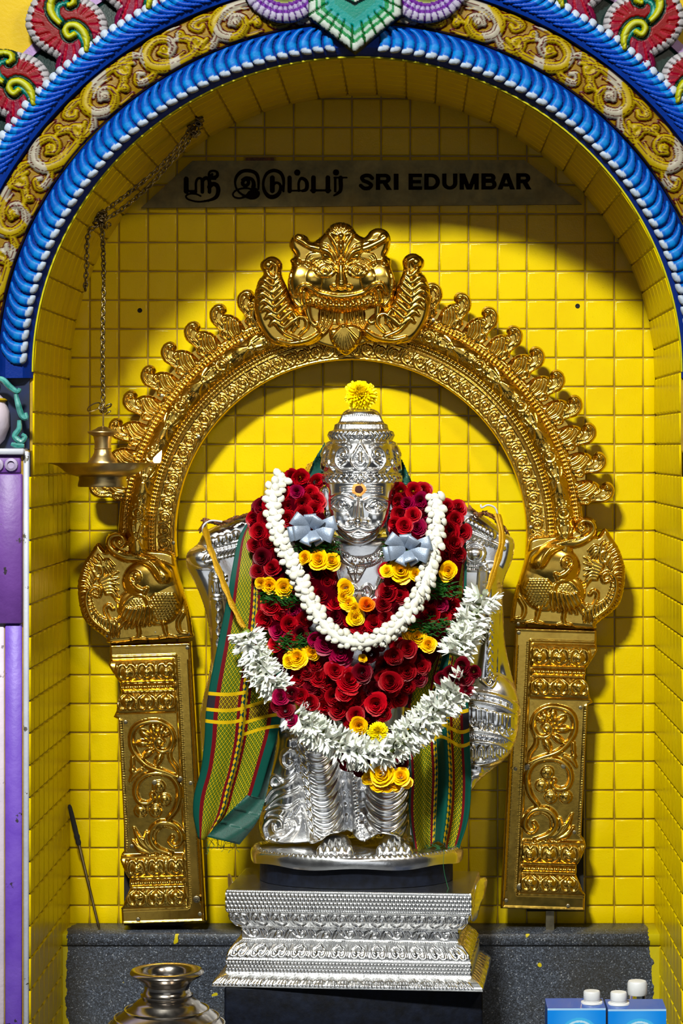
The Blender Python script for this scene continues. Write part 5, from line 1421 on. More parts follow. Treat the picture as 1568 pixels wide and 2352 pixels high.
def fern(parent, cx, cy, y, w, h, n=150, slope=0.0):
    V = []; F = []; k = sc(y)
    for i in range(n):
        x = R.uniform(-w/2, w/2); z = R.gauss(0, h*.28)+slope*x; a = R.uniform(-.9, .9)+(PI if R.random() < .5 else 0); L = R.uniform(9, 20)
        dx, dz = math.cos(a)*L, math.sin(a)*L*.8; dyy = R.uniform(-8, 2); ox, oz = -math.sin(a)*1.3, math.cos(a)*1.3
        y0 = R.uniform(-6, 8); p = lambda u, v, d: ((cx+u-VX)*k, y+d*k, Z0-(cy+v-VY)*k)
        b = len(V); V += [p(x-ox, z-oz, y0), p(x+ox, z+oz, y0-1.0), p(x+dx*.6+ox*.8, z+dz*.6+oz*.8, y0+dyy*.7), p(x+dx, z+dz, y0+dyy), p(x+dx*.6-ox*.8, z+dz*.6-oz*.8, y0+dyy*.7+1)]
        F += [(b, b+1, b+2, b+4), (b+2, b+3, b+4)]
    q = MB(); q.add(V, F); o = q.build('greenery', M['fern'], parent, True, None); return o
def bow(parent, cx, cy, y, s):
    q = MB(); k = sc(y); V = []; F = []
    loops = [(-165, 50, .1), (-60, 40, .2), (20, 54, .15), (95, 40, .3), (140, 50, .5), (-110, 40, .6), (-20, 48, .7), (60, 34, .9), (195, 38, .9), (-75, 30, 1.2)]
    for (dg, L, lift) in loops:
        a = math.radians(dg); ux, uz = math.cos(a), math.sin(a)*.8; w = 17*s; L *= s
        b = len(V); n = 17
        for i in range(n):
            t = i/(n-1); r = L*(0.5-0.5*math.cos(2*PI*t))**.6+3; d = -(3+lift*14*s)-13*s*math.sin(2*PI*(t-.08))
            for sg in (-1, -.33, .33, 1):
                sp = w*sg*(0.55+0.45*math.sin(PI*t)); cup = 4*s*(1-sg*sg)
                px, pz = ux*r-uz*sp, uz*r+ux*sp
                V.append(((cx+px-VX)*k, y+(d-cup+2*sg*math.sin(5*t+dg))*k, Z0-(cy-pz-VY)*k))
        for i in range(n-1):
            for m_ in range(3): F.append((b+i*4+m_, b+i*4+m_+1, b+i*4+m_+5, b+i*4+m_+4))
    q.add(V, F); o = q.build('ribbon_bow', M['ribbon'], parent, True, None)
    o['label'] = 'silver-grey metallic ribbon bow'; return o

def rose_strand(parent, P, width, rows_gap, across, rpx, skip=(), key='rose'):
    """lay roses side by side along a path; skip: list of (s0, s1) gaps along the path"""
    C, L = path_arr(P); s = rows_gap*.5; r_ = 0
    while s < L[-1]:
        if not any(a <= s <= b for a, b in skip):
            c, t = at_len(C, L, s); nrm = np.array((-t[1], t[0])); wd = np.interp(s/L[-1], np.linspace(0, 1, len(width)), width)
            n = max(1, int(round(wd/across)))
            for i in range(n):
                o = ((i+.5)/n-.5)*wd+(R.uniform(-.12, .12)+(.22 if r_ % 2 else -.22)*(n > 1))*across
                px, py = c[0]+nrm[0]*o+R.uniform(-3, 3), c[1]+nrm[1]*o+R.uniform(-3, 3)
                e = abs(o)/(wd/2+1e-6)
                rr = rpx*R.uniform(.82, 1.15)
                kk_ = key
                if key == 'rose': kk_ = 'rose_dark' if R.random() < .12 else ('rose_pink' if R.random() < .05 else 'rose')
                rose_at(parent, px, py, c[2]+0.013*e*e+R.uniform(-.003, .003), rr, kk_, nx=0.5*o/(wd/2+1e-6)*nrm[0]*1.0, nz=0.1-0.35*o/(wd/2+1e-6)*nrm[1])
        s += rows_gap; r_ += 1

# ---- long rose garland
g1 = empty('rose_garland', W(830, 1660, -0.30), 'long thick garland of red roses with yellow rose and fern bands, reaching below the chest', 'garland')
left = [(608, 1150, -.262), (604, 1220, -.275), (616, 1300, -.290), (640, 1380, -.300), (660, 1440, -.305), (690, 1510, -.308), (745, 1570, -.310), (800, 1615, -.312), (845, 1630, -.312)]
right = [(1030, 1150, -.262), (1036, 1220, -.270), (1026, 1310, -.285), (1000, 1390, -.298), (970, 1470, -.304), (930, 1530, -.308), (885, 1580, -.311), (850, 1620, -.312)]
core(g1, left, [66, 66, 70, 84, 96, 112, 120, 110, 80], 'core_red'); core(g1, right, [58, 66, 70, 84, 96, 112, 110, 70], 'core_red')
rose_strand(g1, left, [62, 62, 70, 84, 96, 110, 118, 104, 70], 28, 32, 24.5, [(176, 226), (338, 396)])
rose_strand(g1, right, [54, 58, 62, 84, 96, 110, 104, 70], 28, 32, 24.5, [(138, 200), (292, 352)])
for (x, y, r) in ((618, 1346, 21), (652, 1350, 23), (598, 1340, 15), (682, 1510, 26), (716, 1500, 20), (664, 1518, 18)): rose_at(g1, x, y, -.316, r, 'rose_yellow')
for (x, y, r) in ((1028, 1312, 23), (958, 1462, 24), (984, 1480, 20), (938, 1456, 18)): rose_at(g1, x, y, -.316, r, 'rose_yellow')
fern(g1, 648, 1372, -.312, 92, 34); fern(g1, 690, 1474, -.315, 100, 30); fern(g1, 1018, 1350, -.310, 70, 40); fern(g1, 985, 1438, -.315, 90, 36)
for (x, y, r, k_) in ((782, 1500, 32, 'rose_pink'), (802, 1560, 34, 'rose'), (770, 1540, 24, 'rose'), (832, 1545, 24, 'rose_dark'), (790, 1590, 24, 'rose'), (850, 1500, 22, 'rose_dark'), (745, 1480, 24, 'rose_pink'),
                      (895, 1565, 28, 'rose'), (862, 1618, 26, 'rose'), (725, 1470, 20, 'rose_pink'), (905, 1508, 24, 'rose'), (935, 1490, 22, 'rose'), (870, 1480, 20, 'rose_dark'), (818, 1642, 22, 'rose'), (880, 1640, 20, 'rose')):
    rose_at(g1, x, y, -.334 if r > 23 else -.326, r, k_)
rose_at(g1, 832, 1512, -.338, 11, 'rose_yellow'); rose_at(g1, 824, 1668, -.334, 22, 'rose_yellow')

# ---- short rose garland with ribbon bows
g2 = empty('rose_garland', W(835, 1455, -0.33), 'short red rose garland beside the face with silver-grey ribbon bows', 'garland')
li = [(690, 1088, -.280), (686, 1140, -.292), (698, 1190, -.304), (722, 1250, -.314), (734, 1310, -.320), (752, 1370, -.326), (788, 1420, -.330), (832, 1446, -.332)]
ri_ = [(940, 1112, -.280), (943, 1160, -.292), (938, 1215, -.304), (928, 1270, -.314), (922, 1320, -.320), (905, 1370, -.326), (872, 1418, -.330), (838, 1446, -.332)]
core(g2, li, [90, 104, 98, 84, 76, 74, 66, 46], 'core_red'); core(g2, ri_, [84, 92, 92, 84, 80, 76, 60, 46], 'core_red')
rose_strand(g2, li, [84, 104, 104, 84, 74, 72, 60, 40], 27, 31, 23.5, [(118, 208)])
rose_strand(g2, ri_, [78, 92, 92, 86, 80, 74, 60, 40], 27, 30.5, 23.5, [(120, 196)])
for (x, y, r) in ((730, 1284, 27), (698, 1280, 17), (762, 1288, 21), (920, 1308, 29), (888, 1310, 17), (955, 1318, 18)): rose_at(g2, x, y, -.336, r, 'rose_yellow')
for (x, y, r) in ((793, 1352, 21), (800, 1385, 20), (818, 1418, 22), (790, 1370, 16), (812, 1400, 18)): rose_at(g2, x, y, -.338, r, 'rose_yellow')
rose_at(g2, 842, 1386, -.345, 21, 'rose_orange', nz=.7)
fern(g2, 728, 1256, -.330, 100, 30); fern(g2, 924, 1276, -.330, 92, 34, slope=.25)
bow(g2, 716, 1216, -.328, 1.05); bow(g2, 934, 1262, -.328, 1.05)

# ---- jasmine garland
g3 = empty('jasmine_garland', W(830, 1480, -0.34), 'garland of round ivory jasmine buds lying over the red roses', 'garland')
jp = [(652, 1092, -.285), (630, 1125, -.300), (628, 1180, -.312), (644, 1240, -.324), (672, 1300, -.334), (698, 1355, -.342), (730, 1415, -.348), (768, 1458, -.352), (815, 1476, -.354), (862, 1470, -.354), (908, 1440, -.352), (945, 1395, -.346), (975, 1340, -.340), (992, 1275, -.332), (1002, 1205, -.318), (998, 1135, -.300)]
C, L = path_arr(jp); s = 6; r_ = 0
while s < L[-1]:
    c, t = at_len(C, L, s); nrm = np.array((-t[1], t[0]))
    for o in ((-9.5, 9.5) if r_ % 2 else (-15, 1.5, 15)):
        z = ob('jasmine_bud', R.choice(BUDS)); adopt(z, g3); p = W(c[0]+nrm[0]*o+R.uniform(-2, 2), c[1]+nrm[1]*o+R.uniform(-2, 2), c[2]+(0.004 if abs(o) > 12 else 0)+R.uniform(-.003, .002)); z.location = p
        k_ = R.uniform(8.6, 10.8)*sc(c[2]); z.scale = (k_, k_, k_*R.uniform(1.0, 1.2))
        a = math.atan2(-t[1], t[0])+(0.9 if o > 0 else -.9)+R.uniform(-.5, .5)
        z.rotation_euler = Vector((math.cos(a), R.uniform(-.7, .1), math.sin(a))).to_track_quat('Z', 'Y').to_euler()
    s += 14.2; r_ += 1
core(g3, [(x, y, z-.008) for x, y, z in jp], [20, 20], 'jasmine', 'string', .6)

# ---- tuberose garland hung from the two shoulder hooks
g4 = empty('tuberose_garland', W(830, 1745, -0.36), 'white tuberose garland with red rose knots hung on gold cords from the shoulders', 'garland')
def tub(P, width, dens):
    C, L = path_arr(P); n = int(L[-1]*dens)
    for i in range(n):
        s = (i+.5)/n*L[-1]; c, t = at_len(C, L, s); nrm = np.array((-t[1], t[0])); ph = i*2.39996+R.uniform(-.3, .3)
        d = Vector((nrm[0]*math.cos(ph), -abs(math.sin(ph))*0.9 if math.sin(ph) > -.35 else .25, -nrm[1]*math.cos(ph))); tv = Vector((t[0], 0, -t[1]))
        d = (d+tv*R.uniform(-.15, .55)).normalized()
        z = ob('tuberose_floret', R.choice(FLOR)); adopt(z, g4); k_ = R.uniform(.85, 1.12)*width*.5*sc(c[2])
        z.location = W(c[0], c[1], c[2])+tv*R.uniform(-.004, .004); z.scale = (k_*1.25, k_*1.25, k_)
        z.rotation_euler = (d.to_track_quat('Z', 'Y').to_matrix() @ Matrix.Rotation(R.uniform(0, 6), 3, 'Z')).to_euler()
    core(g4, P, [width*.30]*2, 'leafgreen', 'string', 1.0)
TA = [(562, 1448, -.305), (582, 1500, -.318), (606, 1545, -.328), (640, 1585, -.335)]
TB = [(676, 1640, -.345), (730, 1682, -.355), (790, 1716, -.362), (850, 1732, -.365), (900, 1718, -.364), (960, 1672, -.358), (1010, 1622, -.350), (1056, 1572, -.342)]
TC = [(1044, 1508, -.318), (1068, 1455, -.306), (1092, 1410, -.292), (1112, 1370, -.278)]
tub(TA, 80, 0.37); tub(TB, 84, 0.37); tub(TC, 84, 0.37)
for (x, y, r, k_) in ((645, 1600, 21, 'rose_pink'), (668, 1595, 20, 'rose_dark'), (655, 1630, 21, 'rose_dark'), (690, 1600, 20, 'rose'), (636, 1622, 16, 'rose_dark'), (668, 1652, 18, 'rose_pink'), (712, 1612, 22, 'rose'),
                      (1060, 1530, 22, 'rose_dark'), (1066, 1556, 24, 'rose_dark'), (1034, 1548, 20, 'rose_dark'), (1088, 1545, 18, 'rose_dark'), (1014, 1558, 17, 'rose_dark'), (1072, 1582, 18, 'rose_dark')):
    rose_at(g4, x, y, -.352, r, k_)
for (x, y, r, k_) in ((800, 1752, 20, 'rose_dark'), (826, 1766, 22, 'rose_dark'), (868, 1742, 21, 'rose_dark'), (900, 1746, 20, 'rose_dark'), (922, 1752, 15, 'rose_dark'), (788, 1740, 16, 'rose_dark'), (848, 1752, 20, 'rose_dark')): rose_at(g4, x, y, -.350, r, k_)
for (x, y, r) in ((876, 1776, 30), (920, 1782, 23), (846, 1786, 18), (868, 1800, 20), (905, 1800, 18), (934, 1796, 15), (890, 1808, 14)): rose_at(g4, x, y, -.368 if r > 20 else -.360, r, 'rose_yellow', nz=.2)
z = ob('chrysanthemum', MUM); adopt(z, g4); z.location = W(868, 1682, -.368); k_ = 26*sc(-.36); z.scale = (k_, k_, k_*.8); z.rotation_euler = face_rot(.05, .15, 1)
def cord(P, r):
    q = MB(); pts = [W(*p) for p in spline(P, 6)]; n = len(pts); q.tube(pts, [r*(1+.25*math.sin(i*.9)) for i in range(n)], 8, True, .6); q.build('gold_cord', M['gold_cord'], g4)
cord([(470, 1212, -.205), (478, 1250, -.235), (500, 1310, -.262), (530, 1385, -.290), (558, 1440, -.303)], .0042)
cord([(474, 1216, -.205), (484, 1256, -.235), (508, 1318, -.262), (536, 1392, -.290), (562, 1442, -.303)], .0036)
cord([(1140, 1180, -.205), (1150, 1230, -.225), (1144, 1270, -.245), (1128, 1325, -.268), (1116, 1366, -.280)], .0042)
cord([(1146, 1182, -.205), (1156, 1232, -.225), (1150, 1272, -.245), (1132, 1328, -.268), (1118, 1368, -.280)], .0036)

# ---- single flower on the crown
z = tag(ob('chrysanthemum', MUM), 'bright yellow chrysanthemum set on top of the silver crown', 'flower'); z.location = W(828, 908, -.25); k_ = 41*sc(-.25); z.scale = (k_, k_, k_*.95); z.rotation_euler = face_rot(.0, .8, .4)

# ---------------------------------------------------------------- hooks and tassels at the shoulders
for nm, P, P2, lab in (('hook', [(478, 1232, -.185), (466, 1222, -.205), (468, 1206, -.21), (484, 1196, -.205), (510, 1198, -.20)], [(462, 1216), (472, 1196), (492, 1200), (508, 1204), (540, 1190), (575, 1182)], 'white wire hook with brown and gold tassels beside the bare arm'),
                       ('hook', [(1104, 1160, -.205), (1106, 1166, -.21), (1120, 1160, -.21), (1136, 1166, -.208), (1142, 1182, -.205), (1138, 1196, -.19)], [(1082, 1170), (1096, 1184), (1112, 1178), (1130, 1186), (1150, 1206), (1164, 1222)], 'white wire hook with brown and gold tassels above the silver club')):
    hk = empty(nm, W(P[0][0], P[0][1], P[0][2]), lab, 'hook')
    q = MB(); q.tube([W(*p) for p in spline(P, 3)], .0016, 8); q.build('wire', M['white_wire'], hk)
    q = MB()
    for i in range(70):
        j = R.randrange(len(P2)-1); t = R.random(); x = P2[j][0]*(1-t)+P2[j+1][0]*t; y = P2[j][1]*(1-t)+P2[j+1][1]*t
        L = R.uniform(12, 24); an = math.atan2(P2[j+1][1]-P2[j][1], P2[j+1][0]-P2[j][0])+R.uniform(-.5, .5); d0 = -.19+R.uniform(-.012, .004)
        q.tube([W(x-L*.5*math.cos(an), y-L*.5*math.sin(an), d0), W(x, y+R.uniform(-3, 3), d0-.003), W(x+L*.5*math.cos(an), y+L*.5*math.sin(an), d0)], [.0014, .0024, .0008], 6)
    q.build('tassel', M['tassel'], hk)
# ---------------------------------------------------------------- silk shawl
LEFT_STOPS = [(0.0, 'g'), (0.10, 'm'), (0.155, 'z'), (0.40, 'm'), (0.445, 't'), (0.52, 'm'), (0.56, 'z'), (0.82, 'm'), (0.875, 'g')]
RIGHT_STOPS = [(0.0, 'g'), (0.03, 'm'), (0.07, 'z'), (0.36, 'm'), (0.40, 't'), (0.46, 'g'), (0.63, 't'), (0.69, 'm'), (0.73, 'z'), (0.86, 'm'), (0.90, 'g')]
M['silk_l'] = silk_mat('zari_silk', LEFT_STOPS, [15.92, 16.28, 16.55])
M['silk_r'] = silk_mat('zari_silk', RIGHT_STOPS, [16.28, 16.72, 17.02])
shawl = empty('silk_shawl', W(820, 1940, -0.25), 'green silk shawl with gold lozenge brocade and maroon stripes draped over both shoulders', 'shawl')
def drape(name, rows, yb, mat, fold, vshift=None, nu=44, nv=110):
    rows = np.asarray(rows, float); ys = np.linspace(rows[0, 0], rows[-1, 0], nv)
    Lx = np.interp(ys, rows[:, 0], rows[:, 1]); Rx = np.interp(ys, rows[:, 0], rows[:, 2])
    ker = np.ones(7)/7
    Lx = np.convolve(np.pad(Lx, 3, 'edge'), ker, 'valid'); Rx = np.convolve(np.pad(Rx, 3, 'edge'), ker, 'valid')
    V = []; UV = []
    for j, y in enumerate(ys):
        for i in range(nu):
            u = i/(nu-1); d, sk = fold(u, y)
            yy = yb(y)-d; py = y+sk
            px = Lx[j]*(1-u)+Rx[j]*u
            V.append(tuple(W(px, py, yy))); UV.append((u, (y-(vshift(u) if vshift else 0))/100.0))
    V = np.array(V); n = len(V)
    Q = [(j*nu+i, j*nu+i+1, (j+1)*nu+i+1, (j+1)*nu+i) for j in range(nv-1) for i in range(nu-1)]
    me = mk(name, V, Q, None, True, M[mat], None, UV); bm_fix(me)
    o = ob(name, me); adopt(o, shawl); md = o.modifiers.new('thickness', 'SOLIDIFY'); md.thickness = 0.0012; md.offset = 0
    return o
sm = lambda a, b, x: max(0, min(1, (x-a)/(b-a)))**2*(3-2*max(0, min(1, (x-a)/(b-a))))
def fold_l(u, y):
    amp = sm(1350, 1700, y)
    d = 0.010*math.sin(u*7.2+0.6)*amp+0.010*math.exp(-((u-.47)/.05)**2)*amp+0.020*(u-.5)**2*-1
    return d, -14*u+8*amp*math.sin(u*5)
drape('drape', [(1168, 590, 628), (1230, 548, 634), (1300, 534, 646), (1400, 517, 660), (1480, 500, 662), (1580, 480, 654), (1640, 472, 650), (1700, 470, 640), (1770, 462, 618), (1820, 446, 604), (1860, 442, 592), (1890, 446, 560), (1925, 456, 490)],
      lambda y: -0.232-0.030*sm(1180, 1350, y)+0.02*sm(1500, 1900, y), 'silk_l', fold_l, lambda u: 34 if u > .5 else 0)
def fold_r(u, y):
    amp = sm(1500, 1760, y)
    return 0.014*math.sin(u*11+1.2)*amp+0.006*math.sin(u*23)*amp, 12*amp*math.sin(u*9)
drape('drape', [(1150, 1036, 1058), (1200, 1030, 1068), (1300, 1012, 1072), (1400, 996, 1070), (1500, 976, 1066), (1560, 946, 1068), (1620, 930, 1076), (1700, 936, 1078), (1780, 942, 1082), (1850, 938, 1080), (1900, 942, 1070), (1945, 952, 1052)],
      lambda y: -0.232-0.022*sm(1180, 1350, y)+0.012*sm(1500, 1900, y), 'silk_r', fold_r)
# plain folds: inner layer on the left, tucked corner, pieces behind the crown
def flap(P_l, P_r, y0, y1, mat='green_silk', wav=0.004):
    A = spline(P_l, 6); B = spline(P_r, 6); n = 40; nu = 12; V = []
    A = A[np.linspace(0, len(A)-1, n).astype(int)]; B = B[np.linspace(0, len(B)-1, n).astype(int)]
    for j in range(n):
        for i in range(nu):
            u = i/(nu-1); p = A[j]*(1-u)+B[j]*u; V.append(tuple(W(p[0], p[1], y0+(y1-y0)*j/(n-1)-wav*math.sin(u*6+j*.12))))
    Q = [(j*nu+i, j*nu+i+1, (j+1)*nu+i+1, (j+1)*nu+i) for j in range(n-1) for i in range(nu-1)]
    me = mk('fold', V, Q, None, True, M[mat]); bm_fix(me); o = ob('fold', me); adopt(o, shawl); md = o.modifiers.new('thickness', 'SOLIDIFY'); md.thickness = 0.0012
flap([(612, 1560), (604, 1660), (580, 1780), (545, 1850)], [(645, 1600), (638, 1680), (626, 1760), (606, 1850)], -.225, -.235)
flap([(566, 1826), (522, 1872), (474, 1922)], [(608, 1838), (590, 1888), (550, 1940)], -.262, -.256)
flap([(746, 1016), (732, 1040), (716, 1066), (704, 1092)], [(752, 1060), (746, 1090), (738, 1120), (730, 1140)], -.225, -.245, 'green_silk', .006)
flap([(912, 1046), (914, 1080), (912, 1110)], [(922, 1056), (938, 1090), (950, 1118)], -.225, -.245, 'green_silk', .006)
flap([(704, 1066), (700, 1085)], [(718, 1060), (708, 1092)], -.24, -.245, 'silk_edge' if 'silk_edge' in M else 'gold_cord', .001)
q = MB()
for (x0, y0) in [(470+R.uniform(0, 80), 1922+R.uniform(-8, 10)) for _ in range(16)]+[(980+R.uniform(0, 80), 1942+R.uniform(-4, 6)) for _ in range(18)]:
    n = 6; pts = []; x, y = x0, y0
    for i in range(n): pts.append(W(x, y, -.24)); x += R.uniform(-9, 9); y += R.uniform(0, 12) if x0 < 800 else R.uniform(-3, 5)
    q.tube(pts, .0004, 4)
pts = [W(x, y, -.31) for x, y in spline([(1020, 1950), (1018, 1990), (1026, 2030), (1030, 2042)], 4)]; q.tube(pts, .0004, 4)
q.build('loose_threads', M['thread'], shawl)['kind'] = 'stuff'

# ---------------------------------------------------------------- hanging lamp
YL = -0.24; kl = sc(YL)
lamp = empty('hanging_lamp', W(236, 1118, YL), 'brass oil lamp with one burning wick, hung on a knotted chain', 'lamp')
lx, lz = wx(236, YL), Z0-(-VY)*0
def zl(py): return wz(py, YL)
def lat(name, prof, wob=None, n=48, mat='old_brass'):
    q = MB(); q.lathe([(r*kl, zl(y)-zl(1118)) for r, y in prof], (lx, YL, zl(1118)), n, True, wob); return q.build(name, M[mat], lamp)
def spout(w, z):                           # five pinched lips round the pan
    t = max(0, (z-(zl(1078)-zl(1118)))/(15*kl)); b = max(math.cos((w-0.0)*1), 0)**10*.46+max(math.cos(w-2*PI/5*2.5), 0)**10*.26+max(math.cos(w-1.9), 0)**10*.24+max(math.cos(w+1.9), 0)**10*.24
    return 1+b*min(1, max(0, t))**2.2
lat('pan', [(40, 1096), (60, 1094), (76, 1089), (88, 1082), (94, 1076), (97, 1070), (100, 1066), (101, 1063), (98, 1063), (92, 1070), (82, 1078), (64, 1085), (30, 1088), (4, 1088)], spout, 72)
lat('foot', [(56, 1118), (57, 1114), (54, 1100), (56, 1092), (40, 1088)])
lat('stem', [(34, 1072), (36, 1066), (33, 1058), (24, 1048), (20, 1040), (19, 1032), (21, 1031), (19, 1029), (19, 1014), (22, 1002), (32, 996), (35, 993), (34, 991), (24, 988), (15, 984), (11, 981), (3, 979)])
q = MB(); q.tube([W(237, 982, YL), W(237, 925, YL)], .0014, 8); q.build('hook_rod', M['old_brass'], lamp)
q = MB(); c = W(362, 1056, YL)
q.lathe([(0.0001, 0), (0.0056, 0.003), (0.0066, 0.008), (0.0040, 0.016), (0.0001, 0.025)], (0, 0, 0), 12); o = q.build('flame', M['flame'], None); o.scale = (1, 1, 1); adopt(o, lamp); o.location = W(356, 1066, YL); o.rotation_euler = (0, .45, 0)
q = MB(); q.tube([W(330, 1068, YL), W(348, 1064, YL), W(360, 1066, YL)], [.001, .0016, .0012], 6); q.build('wick', M['tassel'], lamp)
# chain links
def link_mesh():
    V = []; F = []; n, m = 14, 6
    for i in range(n):
        a = 2*PI*i/n; c = Vector((0.52*math.cos(a), 0, 0.85*math.sin(a))); t = Vector((math.cos(a)*.85, 0, math.sin(a)*.52)).normalized()
        for j in range(m):
            w = 2*PI*j/m; V.append(c+t*math.cos(w)*.22+Vector((0, 1, 0))*math.sin(w)*.22)
    for i in range(n):
        for j in range(m): F.append((i*m+j, ((i+1) % n)*m+j, ((i+1) % n)*m+(j+1) % m, i*m+(j+1) % m))
    me = mk('chain_link', V, F, None, True, M['chain']); bm_fix(me); return me
LK = link_mesh()
def chain(P, pitch, size, twist=.9):
    C = spline(np.asarray(P, float), 2.0); L = np.concatenate([[0], np.cumsum(np.linalg.norm(np.diff(C[:, :2], axis=0), axis=1))])
    for i, s in enumerate(np.arange(0, L[-1], pitch)):
        k = min(np.searchsorted(L, s), len(C)-2); p0, p1 = W(*C[k]), W(*C[k+1]); d = (p1-p0).normalized()
        o = ob('chain_link', LK); adopt(o, lamp); o.location = W(*C[k]); qd = d.to_track_quat('Z', 'Y').to_matrix() @ Matrix.Rotation((twist if i % 2 else -twist)+.4, 3, 'Z') @ Matrix.Rotation(.25, 3, 'Y')
        o.rotation_euler = qd.to_euler(); o.scale = (size*kl,)*3
chain([(237, 925, YL), (236, 850, YL), (236, 760, YL), (238, 660, YL), (237, 580, YL), (234, 520, YL)], 11.0, 8.8)
chain([(232, 510, YL), (280, 480, YL), (340, 430, YL), (390, 375, YL), (425, 335, YL), (445, 300, YL)], 11.0, 8.6)
chain([(250, 478, YL-.01), (300, 440, YL-.01), (360, 390, YL-.01), (410, 336, YL-.01), (440, 290, YL-.01)], 11.0, 8.6)
chain([(222, 520, YL-.01), (206, 530, YL-.01), (200, 560, YL-.01), (199, 610, YL-.01), (196, 664, YL-.01)], 11.0, 8.6)
for (cx, cy, n, s_) in ((234, 506, 26, 20), (446, 300, 18, 13), (459, 280, 12, 10), (242, 938, 8, 12)):
    for i in range(n):
        o = ob('chain_link', LK); adopt(o, lamp); a = R.uniform(0, 6.28); r_ = s_*math.sqrt(R.random()); o.location = W(cx+r_*math.cos(a), cy+r_*math.sin(a), YL-R.uniform(-.010, .012))
        o.rotation_euler = (R.uniform(0, 3), R.uniform(0, 3), R.uniform(0, 3)); o.scale = (8.8*kl,)*3
for P in ([(188, 500), (205, 506), (235, 508)], [(470, 250), (464, 262), (459, 280)]):
    q = MB(); q.tube([W(x, y, YL) for x, y in spline(P, 4)], .0022, 8); q.build('wall_hook', M['chain'], lamp)
q = MB(); pts = [W(216+15*math.cos(a), 935+8*math.sin(a)-6*math.cos(a), YL+.006*math.sin(a)) for a in np.linspace(0, 2*PI, 20)]; q.tube(pts, .0011, 6, False); q.build('key_ring', M['chain'], lamp)

# ---------------------------------------------------------------- sign board
YS = -0.006
sign = empty('sign_board', W(832, 476, YS), 'tarnished brass sign with dark Tamil and English lettering above the brass arch', 'sign')
def sp_(x, y): return (wx(x, YS), YS-.004, wz(y, YS))
def sb_(x, y): return (wx(x, YS), -.0032, wz(y, YS))
q = MB(); q.prism([(324, 478), (442, 370), (1204, 368), (1336, 470)], sp_, sb_); q.build('board', M['dark_brass'], sign, False)
def letter_strokes(name, strokes, w=5.0):
    r = Relief(410, 382, 800, 472, 1.1); r.near[:] = 1e9
    for s_ in strokes:
        P_, ww = s_; r.stroke(P_, ww, 1)
    r.sdf = r.near; r.H[:] = 0
    me = r.mesh(name, lambda x, y, h: ((x-VX)*sc(YS), YS-.0048-h*0, Z0-(y-VY)*sc(YS)), M['sign_ink'], None)
    bm_fix(me); o = ob(name, me); adopt(o, sign); md = o.modifiers.new('depth', 'SOLIDIFY'); md.thickness = .0008
zt_ = crop(400, 360, 3.564)
T = lambda P, w: (zt_(P), w)
glyphs = [
    [T([(100, 185), (100, 285)], 5.6), T([(88, 284), (175, 284)], 2.6), T([(180, 290), (180, 215), (195, 182), (222, 182), (228, 215), (228, 290)], 2.9), T([(232, 290), (232, 200)], 4.2), T([(232, 200), (255, 178), (282, 184), (290, 215), (290, 290)], 4.2), T([(260, 184), (340, 186)], 1.9), T([(288, 250), (320, 225), (352, 240), (362, 280), (345, 330), (290, 358), (200, 370), (120, 352), (98, 325), (130, 306), (180, 308), (218, 324)], [5, 5, 5, 4.5, 3, 2.2, 2, 2, 2, 2, 2]),
     T([(300, 175), (284, 155), (295, 125), (325, 118), (352, 130), (352, 160), (325, 172), (305, 160), (312, 146)], [2, 2.6, 2.6, 2.6, 3.8, 4, 3])],
    [T([(690, 268), (690, 190), (670, 140), (620, 118), (560, 122), (515, 160), (500, 215), (515, 270), (555, 310), (600, 330), (650, 335), (685, 310), (670, 275), (630, 270)], [2.2, 3, 4, 4, 4, 4, 3.4, 2.4, 2.2, 2.4, 4, 5, 5, 3]), T([(560, 215), (575, 190), (605, 192), (608, 222), (585, 240), (562, 228)], [4, 4, 4, 4, 4]), T([(555, 190), (590, 170), (635, 185), (652, 225), (640, 270), (600, 315), (550, 340), (500, 335), (482, 310), (505, 280), (560, 262), (620, 265), (670, 300)], [2, 2, 4, 5, 5, 3, 2, 2, 2, 2, 2, 2, 4]), T([(620, 310), (665, 305)], 7)],
    [T([(895, 285), (895, 190), (870, 135), (815, 115), (760, 140), (732, 200), (735, 270), (770, 322), (815, 330), (855, 305), (872, 260), (862, 225), (835, 215), (815, 230)], [2.4, 3, 4, 4, 4, 3.6, 3, 3, 4, 5, 5, 4, 3, 3]), T([(804, 175), (804, 280)], 5.6)],
    [T([(945, 175), (945, 283)], 5), T([(940, 280), (1060, 280)], 2), T([(1020, 280), (1020, 215), (1040, 180), (1075, 195), (1088, 230), (1080, 270), (1050, 282)], [3, 3, 3, 4, 4.5, 4.5, 3]), T([(1007, 132), (1008, 132)], 7)],
    [T([(1140, 175), (1140, 283)], 5.4), T([(1120, 278), (1278, 278)], 2.4), T([(1258, 175), (1258, 283)], 5.4)],
    [T([(1318, 175), (1318, 283)], 3), T([(1310, 173), (1412, 173)], 1.9), T([(1362, 175), (1362, 270), (1340, 300), (1308, 320)], [5, 5, 4, 2]), T([(1324, 131), (1325, 131)], 7)]]
for gl in glyphs: letter_strokes('letter', gl)
